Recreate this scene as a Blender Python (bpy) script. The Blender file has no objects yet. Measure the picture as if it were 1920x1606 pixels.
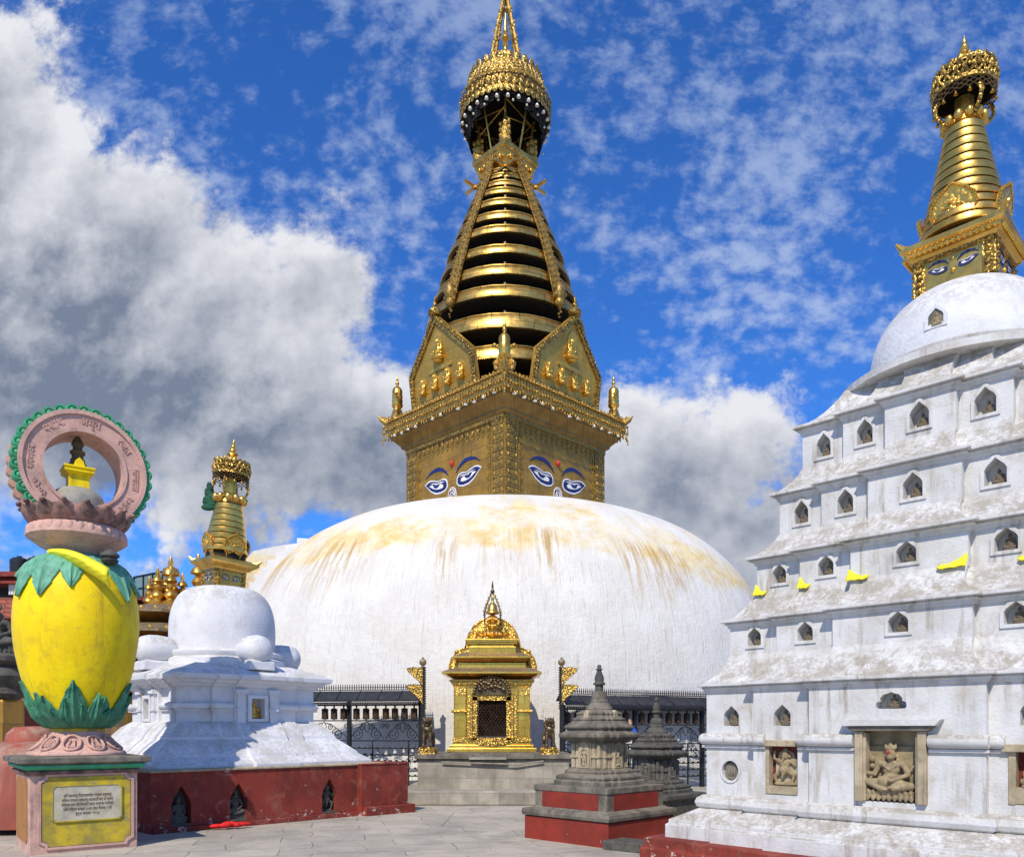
import bpy, bmesh, math, random
from math import sin, cos, pi, radians, sqrt, atan2, hypot
from mathutils import Vector, Matrix
from mathutils.geometry import tessellate_polygon
random.seed(7)
S = bpy.context.scene
COL = S.collection

# ------------------------------------------------------------------ camera
FPX = 1500.0; HOR = 1365.0; EYE = 1.6
cam_d = bpy.data.cameras.new("camera"); cam = bpy.data.objects.new("camera", cam_d); COL.objects.link(cam)
cam.location = (0, 0, EYE); cam.rotation_euler = (radians(90), 0, 0)
cam_d.sensor_width = 36; cam_d.lens = 36 * FPX / 1920
cam_d.shift_y = (HOR - 803) / 1920
cam_d.clip_start = .05; cam_d.clip_end = 3000
S.camera = cam

# ------------------------------------------------------------------ sun and sky
SUN_AZ = radians(-17); SUN_EL = radians(47)          # azimuth of the sun behind the viewer (negative = to the left)
sv = Vector((sin(SUN_AZ) * cos(SUN_EL), -cos(SUN_AZ) * cos(SUN_EL), sin(SUN_EL)))
ld = bpy.data.lights.new("sun", 'SUN'); ld.energy = 4.3; ld.angle = radians(.5); ld.color = (1, .93, .82)
lo = bpy.data.objects.new("sun", ld); COL.objects.link(lo)
lo.rotation_euler = sv.to_track_quat('Z', 'Y').to_euler(); lo.location = sv * 60
S.view_settings.view_transform = 'Standard'; S.view_settings.look = 'None'
S.view_settings.exposure = 0.0; S.view_settings.gamma = 1

class NT:
    def __init__(s, tree): s.t = tree; s.n = tree.nodes; s.l = tree.links
    def node(s, typ, ins=None, **kw):
        nd = s.n.new(typ)
        for k, v in kw.items(): setattr(nd, k, v)
        if ins:
            for k, v in ins.items(): s.set(nd.inputs[k], v)
        return nd
    def set(s, sock, v):
        if isinstance(v, bpy.types.NodeSocket): s.l.new(v, sock)
        else:
            if hasattr(sock, 'default_value'):
                dv = sock.default_value
                if hasattr(dv, '__len__') and not hasattr(v, '__len__'): v = [v] * len(dv)
                if hasattr(dv, '__len__') and len(dv) == 4 and len(v) == 3: v = (*v, 1)
            sock.default_value = v
    def math(s, op, a, b=0.0, c=0.0, clamp=False):
        nd = s.node('ShaderNodeMath', {0: a, 1: b, 2: c}, operation=op, use_clamp=clamp); return nd.outputs[0]
    def vmath(s, op, a, b=(0, 0, 0)):
        nd = s.node('ShaderNodeVectorMath', {0: a, 1: b}, operation=op)
        return nd.outputs[1] if op in ('LENGTH', 'DOT_PRODUCT', 'DISTANCE') else nd.outputs[0]
    def noise(s, vec, scale, detail=4, rough=.55, dist=0.0):
        return s.node('ShaderNodeTexNoise', {'Vector': vec, 'Scale': scale, 'Detail': detail, 'Roughness': rough, 'Distortion': dist}).outputs[0]
    def ramp(s, x, lo, hi, smooth=True, to0=0.0, to1=1.0):
        nd = s.node('ShaderNodeMapRange', {'Value': x, 'From Min': lo, 'From Max': hi, 'To Min': to0, 'To Max': to1},
                    interpolation_type='SMOOTHSTEP' if smooth else 'LINEAR'); return nd.outputs[0]
    def mix(s, f, a, b, mode='MIX'):
        nd = s.node('ShaderNodeMix', data_type='RGBA', blend_type=mode)
        s.set(nd.inputs[0], f); s.set(nd.inputs[6], a); s.set(nd.inputs[7], b); return nd.outputs[2]
    def xyz(s, v):
        nd = s.node('ShaderNodeSeparateXYZ', {0: v}); return nd.outputs
    def comb(s, x=0.0, y=0.0, z=0.0): return s.node('ShaderNodeCombineXYZ', {0: x, 1: y, 2: z}).outputs[0]

W = bpy.data.worlds.new("World"); S.world = W; W.use_nodes = True
W.node_tree.nodes.clear(); w = NT(W.node_tree)
def build_world():
    STR = 0.1
    tc = w.node('ShaderNodeTexCoord').outputs['Generated']
    sky = w.node('ShaderNodeTexSky', sky_type='NISHITA', sun_disc=False, sun_elevation=SUN_EL,
                 sun_rotation=pi - SUN_AZ if False else atan2(sv.x, sv.y), altitude=1400, air_density=1.0, dust_density=.3, ozone_density=3.0)
    skyc = w.mix(1.0, sky.outputs[0], (.44, 1.08, 2.0, 1), 'MULTIPLY')
    x, y, z = w.xyz(w.vmath('NORMALIZE', tc))
    yy = w.math('MAXIMUM', w.math('ABSOLUTE', y), .25)
    px = w.math('DIVIDE', x, yy); pz = w.math('DIVIDE', z, yy)
    p = w.comb(px, pz, y)
    # ---- cumulus banks (bearing / height of each bank)
    wob = w.node('ShaderNodeTexNoise', {'Vector': p, 'Scale': 5.5, 'Detail': 6.0, 'Roughness': .58}).outputs[0]
    fine = w.noise(p, 17, 7, .66); fine2 = w.noise(p, 46, 5, .62)
    def B(u, v, ru, rv): return ((u - 960) / FPX, (HOR - v) / FPX, ru / FPX, rv / FPX)
    banks = [B(-20, 300, 230, 380), B(120, 620, 400, 360), B(380, 560, 240, 200), B(430, 740, 400, 250), B(560, 600, 160, 200),
             B(650, 800, 270, 180), B(250, 840, 500, 140), B(760, 860, 170, 170),B(1180, 800, 130, 110), B(1290, 900, 270, 190), B(1440, 990, 140, 210),
             B(1370, 830, 120, 90), B(1250, 1100, 300, 180), B(480, 1000, 80, 50), B(50, 1070, 110, 48), B(255, 1100, 70, 32), B(-300, 600, 400, 400)]
    Mx = None
    for cx, cy, rx, ry in banks:
        dx = w.math('MULTIPLY', w.math('SUBTRACT', px, cx), 1 / rx); dy = w.math('MULTIPLY', w.math('SUBTRACT', pz, cy), 1 / ry)
        d = w.math('SUBTRACT', 1.0, w.math('SQRT', w.math('ADD', w.math('MULTIPLY', dx, dx), w.math('MULTIPLY', dy, dy))))
        d = w.math('MULTIPLY', d, min(rx, ry) * 7.0)
        Mx = d if Mx is None else w.node('ShaderNodeMath', {0: Mx, 1: d, 2: .12}, operation='SMOOTH_MAX').outputs[0]
    n = w.math('ADD', w.math('ADD', w.math('MULTIPLY', w.math('SUBTRACT', wob, .5), 1.45), w.math('MULTIPLY', w.math('SUBTRACT', fine, .5), .85)), w.math('MULTIPLY', w.math('SUBTRACT', fine2, .5), .25))
    dens = w.math('ADD', Mx, n)
    cov = w.ramp(dens, -.04, .26)
    # shading of the banks: bright rims toward the sun side, blue-grey bellies
    offs = w.vmath('ADD', p, (-.035, .05, 0))
    wob2 = w.node('ShaderNodeTexNoise', {'Vector': offs, 'Scale': 5.5, 'Detail': 5.0, 'Roughness': .5}).outputs[0]
    lit = w.math('MULTIPLY', w.math('SUBTRACT', wob, wob2), 2.2)
    rim = w.ramp(dens, .15, .85, True, 1.0, 0.0)
    big = w.noise(p, 2.6, 3, .5)
    thr = w.math('SUBTRACT', w.math('ADD', pz, w.math('MULTIPLY', px, .25)), .345)
    hgt = w.ramp(w.math('ADD', thr, w.math('MULTIPLY', w.math('SUBTRACT', big, .5), .16)), -.08, .13)
    lum = w.math('ADD', w.math('ADD', w.math('MULTIPLY', rim, .36), w.math('MULTIPLY', lit, .8)), w.math('MULTIPLY', hgt, .50))
    fo = w.noise(w.vmath('ADD', p, (-.010, .014, 0)), 17, 5, .60); lum = w.math('ADD', lum, w.math('MULTIPLY', w.math('SUBTRACT', fine, fo), .95)); lum = w.math('ADD', lum, w.math('MULTIPLY', w.math('SUBTRACT', fine2, .5), .10), clamp=True)
    ccol = w.mix(lum, (.19, .235, .33, 1), (.82, .83, .88, 1))
    # ---- altocumulus veil
    pv = w.comb(px, w.math('MULTIPLY', pz, 1.25), 0.0)
    warp = w.node('ShaderNodeTexNoise', {'Vector': pv, 'Scale': 2.0, 'Detail': 3.0}).outputs[1]
    pw = w.vmath('ADD', pv, w.node('ShaderNodeVectorMath', {0: warp, 3: .09}, operation='SCALE').outputs[0])
    a1 = w.noise(pw, 34, 5, .60); a2 = w.noise(pw, 4.2, 4, .58)
    veil = w.math('ADD', w.math('MULTIPLY', w.math('SUBTRACT', a1, .5), 1.9), w.math('MULTIPLY', w.math('SUBTRACT', a2, .49), 2.2))
    veil = w.math('ADD', veil, w.ramp(pz, .30, .85, True, -.12, .10))
    al = w.math('MULTIPLY', w.ramp(veil, -.16, .72), .60)
    vcol = w.mix(w.ramp(pz, .45, .9), (.62, .72, .90, 1), (.42, .53, .78, 1))
    def sc(c): return w.node('ShaderNodeVectorMath', {0: c, 3: 1 / STR}, operation='SCALE').outputs[0]
    c = w.mix(al, skyc, sc(vcol)); c = w.mix(cov, c, sc(ccol))
    c = w.mix(w.ramp(z, -.06, 0.0), (2.2, 2.1, 1.9, 1), c)
    bg = w.node('ShaderNodeBackground', {'Color': c, 'Strength': STR})
    w.l.new(bg.outputs[0], w.node('ShaderNodeOutputWorld').inputs[0])
build_world()

# ------------------------------------------------------------------ materials
def mat(name, c1, c2=None, scale=3.0, rough=.75, metal=0.0, bump=.3, bscale=40.0, streak=None, top=None, chip=None,
        relief=0.0, rscale=12.0, seam=None, coords='obj', stain=None, sheen=0.0, spec=.5, cavity=None, bdist=.01, weave=None):
    m = bpy.data.materials.new(name); m.use_nodes = True; m.node_tree.nodes.clear(); t = NT(m.node_tree)
    P = t.node('ShaderNodeTexCoord').outputs['Object']
    col = t.mix(t.ramp(t.noise(P, scale, 5, .6), .35, .65), c1, c2 or c1)
    x, y, z = t.xyz(P)
    if streak:      # (colour, amount, frequency)
        sc_, am, fr = streak
        ang = t.math('ARCTAN2', y, x) if coords == 'cyl' else t.math('ADD', x, y)
        v = t.comb(t.math('MULTIPLY', ang, fr), t.math('MULTIPLY', t.math('SUBTRACT', x, y), fr * (.0 if coords == 'cyl' else .6)), t.math('MULTIPLY', z, fr * .05 if coords == 'cyl' else fr * .12))
        f = t.ramp(t.noise(v, 1.0, 4, .65), .60 - .16 * am, .80 - .1 * am)
        f = t.math('MULTIPLY', f, t.ramp(t.noise(P, scale * .7, 3), .35, .62)); f = t.math('MULTIPLY', f, am)
        col = t.mix(f, col, sc_)
    if stain:       # (colour, amount, scale)
        f = t.math('MULTIPLY', t.ramp(t.noise(P, stain[2], 6, .68, .6), .50, .68), stain[1]); col = t.mix(f, col, stain[0])
    if top:         # algae and soot settled on upward faces
        nz = t.xyz(t.node('ShaderNodeNewGeometry').outputs['Normal'])[2]
        f = t.math('MULTIPLY', t.ramp(nz, .15, .6), t.ramp(t.math('ADD', t.math('MULTIPLY', t.noise(P, top[2], 8, .78, .1), .6), t.math('MULTIPLY', t.noise(P, top[2] * .18, 3, .6), .4)), .41, .57))
        col = t.mix(t.math('MULTIPLY', f, top[1]), col, top[0])
    if chip:        # peeled paint: (colour, threshold, scale)
        nf = t.math('SUBTRACT', t.noise(P, chip[2], 6, .72), t.ramp(z, 0.0, .45, True, -.07, 0.0)); f = t.ramp(nf, chip[1], chip[1] + .03); col = t.mix(f, col, chip[0])
    h = t.noise(P, bscale, 5, .65)
    if weave:
        wv = t.math('SINE', t.math('MULTIPLY', z, weave)); h = t.math('ADD', h, t.math('MULTIPLY', wv, .5))
    if seam:        # (w, h, colour)
        u = t.math('MULTIPLY', t.math('ARCTAN2', y, x), 2.0) if coords == 'cyl' else t.math('ADD', x, y)
        if coords == 'flat':
            v = t.comb(t.math('MULTIPLY', t.math('ADD', x, y), .7071), t.math('MULTIPLY', t.math('SUBTRACT', y, x), .7071), 0.0)
        else: v = t.comb(u, z, 0.0)
        br = t.node('ShaderNodeTexBrick', {'Vector': v, 'Scale': 1.0, 'Mortar Size': seam[3] if len(seam) > 3 else .006, 'Brick Width': seam[0], 'Row Height': seam[1],
                    'Color1': (.75, .75, .75, 1), 'Color2': (1, 1, 1, 1), 'Mortar': (1, 1, 1, 1), 'Bias': 0.0, 'Mortar Smooth': .2})
        col = t.mix(.75, col, br.outputs[0], 'MULTIPLY'); col = t.mix(t.math('MULTIPLY', br.outputs[1], .85), col, seam[2])
        h = t.math('SUBTRACT', h, t.math('MULTIPLY', br.outputs[1], .8))
    bs = t.node('ShaderNodeBsdfPrincipled')
    if relief:
        vo = t.node('ShaderNodeTexVoronoi', {'Vector': t.vmath('ADD', P, t.node('ShaderNodeVectorMath', {0: t.node('ShaderNodeTexNoise', {'Vector': P, 'Scale': rscale * .6}).outputs[1], 3: 1.2 / rscale}, operation='SCALE').outputs[0]),
                    'Scale': rscale, 'Smoothness': .3}, feature='SMOOTH_F1').outputs[0]
        hh = t.ramp(vo, .05, .65, True, 1.0, 0.0)
        if cavity: col = t.mix(t.ramp(vo, .38, .62), col, cavity)
        h = t.math('ADD', t.math('MULTIPLY', h, .25), t.math('MULTIPLY', hh, relief))
    t.set(bs.inputs['Base Color'], col); bs.inputs['Metallic'].default_value = metal
    t.set(bs.inputs['Roughness'], t.ramp(t.noise(P, scale * 3, 4), .3, .7, False, max(.05, rough - .08), min(1, rough + .08)))
    bs.inputs['Specular IOR Level'].default_value = spec
    bu = t.node('ShaderNodeBump', {'Strength': bump, 'Distance': bdist if not relief else .03, 'Height': h})
    t.l.new(bu.outputs[0], bs.inputs['Normal'])
    t.l.new(bs.outputs[0], t.node('ShaderNodeOutputMaterial').inputs[0])
    return m

GREY = (.17, .155, .125, 1); RUSTG = (.33, .27, .18, 1)
M = {}
M['white'] = mat('whitewash', (.67, .66, .635), (.57, .56, .53), 2.5, .85, bump=.45, bscale=34, streak=((.30, .25, .18, 1), .85, 9), top=((.31, .27, .21, 1), .78, 22), stain=((.46, .40, .31, 1), .45, 5), spec=.15, bdist=.015)
M['white2'] = mat('whitewash_clean', (.74, .74, .75), (.67, .67, .68), 2.5, .85, bump=.5, bscale=22, streak=((.52, .42, .30, 1), .35, 9), top=((.30, .27, .21, 1), .50, 18), stain=((.50, .45, .36, 1), .42, 3.0), spec=.2, bdist=.02)
M['stone'] = mat('weathered_stone', (.23, .20, .155), (.12, .108, .085), 4, .9, bump=.6, bscale=35, streak=((.33, .28, .20, 1), .5, 8), stain=((.06, .06, .05, 1), .6, 6), spec=.2)
M['stone_brown'] = mat('brown_carved_stone', (.20, .155, .10), (.12, .095, .065), 12, .9, bump=.6, bscale=70, stain=((.36, .30, .22, 1), .5, 14), spec=.2)
M['stone_mid'] = mat('grey_carved_stone', (.19, .175, .145), (.10, .095, .085), 4, .9, bump=.6, bscale=40, streak=((.28, .25, .19, 1), .5, 9), stain=((.05, .05, .045, 1), .6, 6), spec=.2)
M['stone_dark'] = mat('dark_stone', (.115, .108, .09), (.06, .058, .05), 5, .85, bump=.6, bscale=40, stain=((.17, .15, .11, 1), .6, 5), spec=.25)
M['stone_pale'] = mat('pale_carved_stone', (.50, .41, .27), (.34, .28, .18), 4, .9, bump=.6, bscale=45, streak=((.13, .11, .08, 1), .6, 10), stain=((.22, .18, .12, 1), .5, 7), spec=.2)
M['carve'] = mat('carved_sandstone', (.40, .31, .18), (.27, .21, .12), 6, .9, bump=.6, bscale=60, stain=((.16, .13, .08, 1), .6, 9), spec=.15)
M['plinth'] = mat('plinth_stone', (.43, .39, .31), (.30, .27, .215), 3, .9, bump=.5, bscale=30, streak=((.17, .15, .12, 1), .7, 6), seam=(.62, .26, (.25, .22, .18, 1)), spec=.2)
M['red'] = mat('red_paint', (.26, .040, .024), (.17, .028, .018), 2.5, .75, bump=.45, bscale=25, streak=((.09, .026, .02, 1), .8, 7), stain=((.33, .13, .09, 1), .45, 4), chip=((.50, .40, .34, 1), .645, 7), spec=.3)
M['red_new'] = mat('bright_red_paint', (.29, .037, .021), (.20, .030, .018), 3, .6, bump=.3, bscale=25, streak=((.20, .03, .02, 1), .5, 6), chip=((.40, .26, .2, 1), .70, 12), spec=.3)
M['brick'] = mat('red_brick', (.30, .075, .045), (.22, .05, .035), 1.5, .85, seam=(.35, .12, (.14, .05, .04, 1), .012))
M['tile'] = mat('clay_tile', (.42, .11, .06), (.30, .075, .045), 2, .8, seam=(.45, .28, (.12, .035, .025, 1), .05), bump=.8)
M['yellow'] = mat('yellow_paint', (.95, .71, .002), (.88, .61, .002), 2.2, .55, bump=.45, bscale=18, streak=((.42, .29, .02, 1), .7, 7), stain=((.50, .37, .03, 1), .45, 5), chip=((.50, .45, .30, 1), .72, 9), spec=.25)
M['yellow_worn'] = mat('worn_yellow_paint', (.58, .43, .03), (.33, .26, .05), 5, .75, bump=.4, bscale=25, stain=((.25, .22, .12, 1), .8, 6), chip=((.55, .5, .45, 1), .70, 18), spec=.2)
M['ochre'] = mat('ochre_paint', (.42, .18, .03), (.34, .14, .03), 2, .6, bump=.3, chip=((.6, .5, .4, 1), .74, 12))
M['green'] = mat('green_paint', (.085, .29, .17), (.05, .20, .11), 7, .6, bump=.35, bscale=20, streak=((.35, .42, .30, 1), .4, 8), stain=((.03, .09, .05, 1), .5, 9), spec=.3)
M['green_lite'] = mat('bright_green_paint', (.07, .42, .20), (.05, .30, .14), 6, .6, bump=.3, bscale=20, stain=((.16, .20, .14, 1), .6, 7), spec=.3)
M['pink'] = mat('faded_pink_paint', (.68, .41, .32), (.53, .33, .26), 4, .8, bump=.45, bscale=22, streak=((.13, .09, .075, 1), .6, 9), stain=((.24, .17, .14, 1), .45, 7), spec=.2)
M['pink_dark'] = mat('sooty_pink_paint', (.40, .22, .17), (.14, .09, .075), 6, .85, bump=.45, bscale=25, stain=((.07, .05, .045, 1), .6, 5), spec=.2)
M['plaque'] = mat('inscription_slab', (.55, .50, .38), (.40, .36, .25), 6, .8, bump=.3, stain=((.50, .42, .12, 1), .5, 4))
M['grey_plaster'] = mat('grey_plaster', (.36, .33, .27), (.26, .24, .20), 7, .85, bump=.3, stain=((.45, .38, .10, 1), .3, 5))
M['dark_yellow'] = mat('dark_yellow_paint', (.16, .13, .04), (.08, .07, .035), 8, .8, bump=.3)  # darker, duller yellow for the inner spire
M['green_pale'] = mat('pale_green_paint', (.17, .42, .28), (.11, .33, .21), 7, .65, bump=.4, bscale=22, streak=((.40, .46, .36, 1), .5, 12), stain=((.10, .17, .12, 1), .6, 9), spec=.25)
M['ink'] = mat('faded_lettering', (.10, .07, .05), (.16, .08, .05), 20, .9)
GB = (.10, .055, .015, 1)
M['gold'] = mat('gilt_copper', (.80, .50, .12), (.62, .37, .075), 2.5, .32, .88, bump=.25, bscale=12, stain=((.28, .155, .04, 1), .4, 2.5), streak=((.30, .17, .04, 1), .4, 6), spec=.5)
M['gold_ring'] = mat('gilt_ring_plates', (.80, .51, .13), (.64, .39, .085), 1.6, .33, .88, bump=.2, bscale=5, seam=(.62, .40, (.12, .06, .015, 1), .010), coords='cyl', streak=((.30, .17, .045, 1), .35, 7), stain=((.30, .17, .045, 1), .35, 2.5))
M['gold_plate'] = mat('gilt_wall_plates', (.52, .285, .035), (.37, .195, .026), 1.2, .42, .4, bump=.25, bscale=7, seam=(1.1, .42, (.12, .07, .02, 1), .008), streak=((.17, .105, .035, 1), .6, 4), stain=((.20, .125, .04, 1), .5, 1.8))
M['gold_orn'] = mat('gilt_repousse', (.66, .42, .09), (.50, .31, .06), 3, .38, .65, bump=.5, relief=1.0, rscale=13, cavity=(.20, .12, .03, 1))
M['gold_fine'] = mat('fine_gilt_repousse', (.76, .50, .11), (.60, .38, .08), 3, .36, .7, bump=.45, relief=1.0, rscale=30, cavity=(.28, .16, .035, 1))
M['gold_yel'] = mat('bright_gilt_sheet', (.95, .58, .10), (.82, .46, .07), 2, .30, .85, bump=.2, bscale=10, seam=(.34, .20, (.25, .14, .03, 1), .004), stain=((.42, .26, .06, 1), .3, 5))
M['gold_yorn'] = mat('bright_gilt_relief', (.93, .58, .11), (.80, .47, .08), 3, .34, .65, bump=.35, relief=1.0, rscale=22, cavity=(.50, .32, .07, 1))
M['gold_brn'] = mat('tarnished_gilt_roof', (.30, .21, .10), (.20, .15, .085), 5, .6, .5, bump=.5, bscale=30, stain=((.34, .31, .24, 1), .5, 8))
M['gold_border'] = mat('low_relief_gilt', (.50, .29, .045), (.34, .19, .03), 2.5, .42, .45, bump=.4, relief=.7, rscale=16, cavity=(.22, .14, .03, 1), stain=((.20, .13, .04, 1), .5, 2))
M['gable'] = mat('gilt_gable_plates', (.66, .39, .06), (.50, .28, .04), 1.2, .38, .5, bump=.25, bscale=7, seam=(.8, .55, (.20, .12, .03, 1), .007), stain=((.32, .20, .05, 1), .35, 2))
M['soffit'] = mat('dull_gilt_soffit', (.30, .18, .045), (.20, .12, .03), 2, .45, .6, bump=.3, seam=(.9, 2, (.06, .03, .01, 1), .01), stain=((.38, .17, .04, 1), .4, 2))
M['copper'] = mat('amber_copper', (.50, .23, .04), (.36, .16, .03), 3, .38, .8, bump=.3, seam=(.5, 1.4, (.08, .035, .01, 1), .008))
M['bronze'] = mat('dark_bronze', (.22, .15, .07), (.12, .08, .045), 8, .42, .8, bump=.5, bscale=30)
M['wheel'] = mat('prayer_wheel_copper', (.10, .055, .032), (.06, .038, .026), 8, .45, .7, bump=.7, relief=.6, rscale=45)
M['void'] = mat('black_timber_and_shade', (.010, .009, .008), (.016, .013, .01), 5, .9, bump=.2)  # black spire timber; also shade painted into ring gaps and parasol insides
M['iron'] = mat('black_iron', (.020, .021, .023), (.012, .013, .014), 6, .5, .3, bump=.3, bscale=30, stain=((.05, .04, .035, 1), .4, 9))
M['tin'] = mat('dark_tin_roof', (.035, .038, .044), (.022, .024, .028), 4, .55, .2, bump=.5, bscale=14, stain=((.09, .07, .055, 1), .4, 5))
M['navy'] = mat('navy_paint', (.012, .022, .16), (.008, .015, .10), 5, .5, bump=.1)
M['blue_line'] = mat('blue_paint', (.025, .07, .36), (.02, .05, .28), 5, .5, bump=.1)
M['ewhite'] = mat('white_eye_paint', (.82, .82, .80), (.74, .73, .70), 5, .6, bump=.1)
M['ered'] = mat('vermilion_paint', (.55, .06, .02), (.42, .04, .015), 5, .5, bump=.1)
M['maroon'] = mat('maroon_paint', (.09, .015, .025), (.05, .01, .02), 5, .5, bump=.1)
M['cloth_red'] = mat('red_cloth', (.75, .015, .01), (.6, .01, .008), 5, .8, bump=.4)
M['cloth_yel'] = mat('yellow_cloth', (.98, .90, .03), (.92, .80, .02), 5, .75, bump=.2, weave=110)
M['cloth_green'] = mat('green_cloth', (.01, .10, .045), (.01, .06, .03), 5, .85, bump=.4)
M['cloth_blue'] = mat('blue_cloth', (.01, .09, .62), (.01, .06, .5), 5, .8, bump=.3)
M['cloth_dark'] = mat('dark_trousers', (.03, .03, .045), None, 5, .8, bump=.3)
M['cloth_white'] = mat('white_cloth', (.7, .69, .66), None, 5, .8, bump=.3)
M['skin'] = mat('skin', (.50, .26, .16), None, 5, .55, bump=.1)
M['hair'] = mat('black_hair', (.015, .012, .010), None, 5, .5, bump=.4)
M['glass'] = mat('green_sheet_panel', (.20, .28, .26), (.16, .23, .22), 1, .25, 0, bump=.1)
M['tank'] = mat('black_plastic', (.015, .016, .018), None, 5, .45, bump=.1)

def dome_mat():
    m = bpy.data.materials.new('limewashed_dome_with_saffron_stains'); m.use_nodes = True; m.node_tree.nodes.clear(); t = NT(m.node_tree)
    P = t.node('ShaderNodeTexCoord').outputs['Object']; x, y, z = t.xyz(P)
    ang = t.math('ARCTAN2', y, x); r = t.vmath('LENGTH', t.comb(x, y, 0.0))
    col = t.mix(t.ramp(t.noise(P, .8, 5, .6), .35, .65), (.77, .74, .675, 1), (.69, .655, .585, 1))
    ax = t.math('MULTIPLY', ang, 9.0)
    st1 = t.noise(t.comb(t.math('MULTIPLY', ang, 46.0), t.math('MULTIPLY', z, .50), 0.0), 1.0, 7, .78)
    st2 = t.noise(t.comb(t.math('MULTIPLY', ang, 170.0), t.math('MULTIPLY', z, 1.1), 3.0), 1.0, 5, .7)
    spk = t.noise(t.comb(t.math('MULTIPLY', ang, 150.0), t.math('MULTIPLY', z, 4.5), 3.0), 1.0, 4, .6)
    # grey weather streaks on the steep wall
    side = t.ramp(z, 7.6, 6.6)
    f = t.math('MULTIPLY', t.math('MULTIPLY', t.ramp(st2, .50, .74), .62), side); col = t.mix(f, col, (.44, .40, .33, 1))
    f = t.math('MULTIPLY', t.math('MULTIPLY', t.ramp(spk, .64, .72), .85), t.ramp(t.noise(P, 1.3, 4), .40, .6)); col = t.mix(f, col, (.33, .30, .26, 1))
    # broad saffron wash on the shoulder
    z = t.math('ADD', z, t.math('MULTIPLY', t.math('MAXIMUM', t.math('SUBTRACT', t.math('MULTIPLY', t.math('ADD', x, y), .7071), 2.5), 0.0), .16))
    zz = t.math('ADD', z, t.math('MULTIPLY', t.math('SUBTRACT', t.noise(P, .6, 4), .5), 1.3))
    band = t.math('MULTIPLY', t.ramp(zz, 6.45, 6.85), t.ramp(zz, 7.95, 7.4))
    up = t.math('MULTIPLY', t.ramp(zz, 7.2, 7.8), t.ramp(t.noise(t.comb(t.math('MULTIPLY', ang, 3.6), t.math('MULTIPLY', z, .35), 1.0), 1.0, 5, .65), .47, .60))
    wash = t.math('MAXIMUM', t.math('MULTIPLY', band, .92), t.math('MULTIPLY', up, .9))
    wash = t.math('MULTIPLY', wash, t.math('MULTIPLY', t.ramp(t.noise(P, 1.6, 6, .7), .24, .56), t.ramp(t.noise(P, .55, 4, .65), .38, .58, True, .40, 1.0)))
    col = t.mix(wash, col, t.mix(t.ramp(t.noise(P, 1.9, 6, .72), .38, .62), (.70, .49, .17, 1), (.82, .68, .38, 1)))
    # drips running down from it
    dl = t.math('ADD', 5.6, t.math('MULTIPLY', t.noise(t.comb(ax, 0.0, 5.0), 1.3, 3), 2.0))
    drip = t.math('MULTIPLY', t.ramp(t.math('SUBTRACT', z, t.math('SUBTRACT', dl, 1.6)), 0.0, 1.6), t.ramp(z, 7.4, 6.9))
    drip = t.math('MULTIPLY', drip, t.ramp(st1, .44, .60))
    drip = t.math('MULTIPLY', drip, t.ramp(t.noise(t.comb(t.math('MULTIPLY', ang, 4.5), 0.0, 9.0), 1.3, 3), .42, .60))
    col = t.mix(t.math('MULTIPLY', drip, .95), col, t.mix(st2, (.30, .17, .05, 1), (.66, .46, .18, 1)))
    f = t.math('MULTIPLY', t.ramp(t.noise(P, 3.2, 8, .75, 1.0), .60, .66), t.ramp(z, 7.6, 8.2)); col = t.mix(t.math('MULTIPLY', f, .4), col, (.40, .38, .34, 1))
    bs = t.node('ShaderNodeBsdfPrincipled'); t.set(bs.inputs['Base Color'], col); bs.inputs['Roughness'].default_value = .9
    bs.inputs['Specular IOR Level'].default_value = .15
    h = t.math('ADD', t.math('MULTIPLY', st2, .8), t.noise(P, 5, 6, .7))
    bu = t.node('ShaderNodeBump', {'Strength': .7, 'Distance': .05, 'Height': h}); t.l.new(bu.outputs[0], bs.inputs['Normal'])
    t.l.new(bs.outputs[0], t.node('ShaderNodeOutputMaterial').inputs[0]); return m
M['dome'] = dome_mat()

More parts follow.
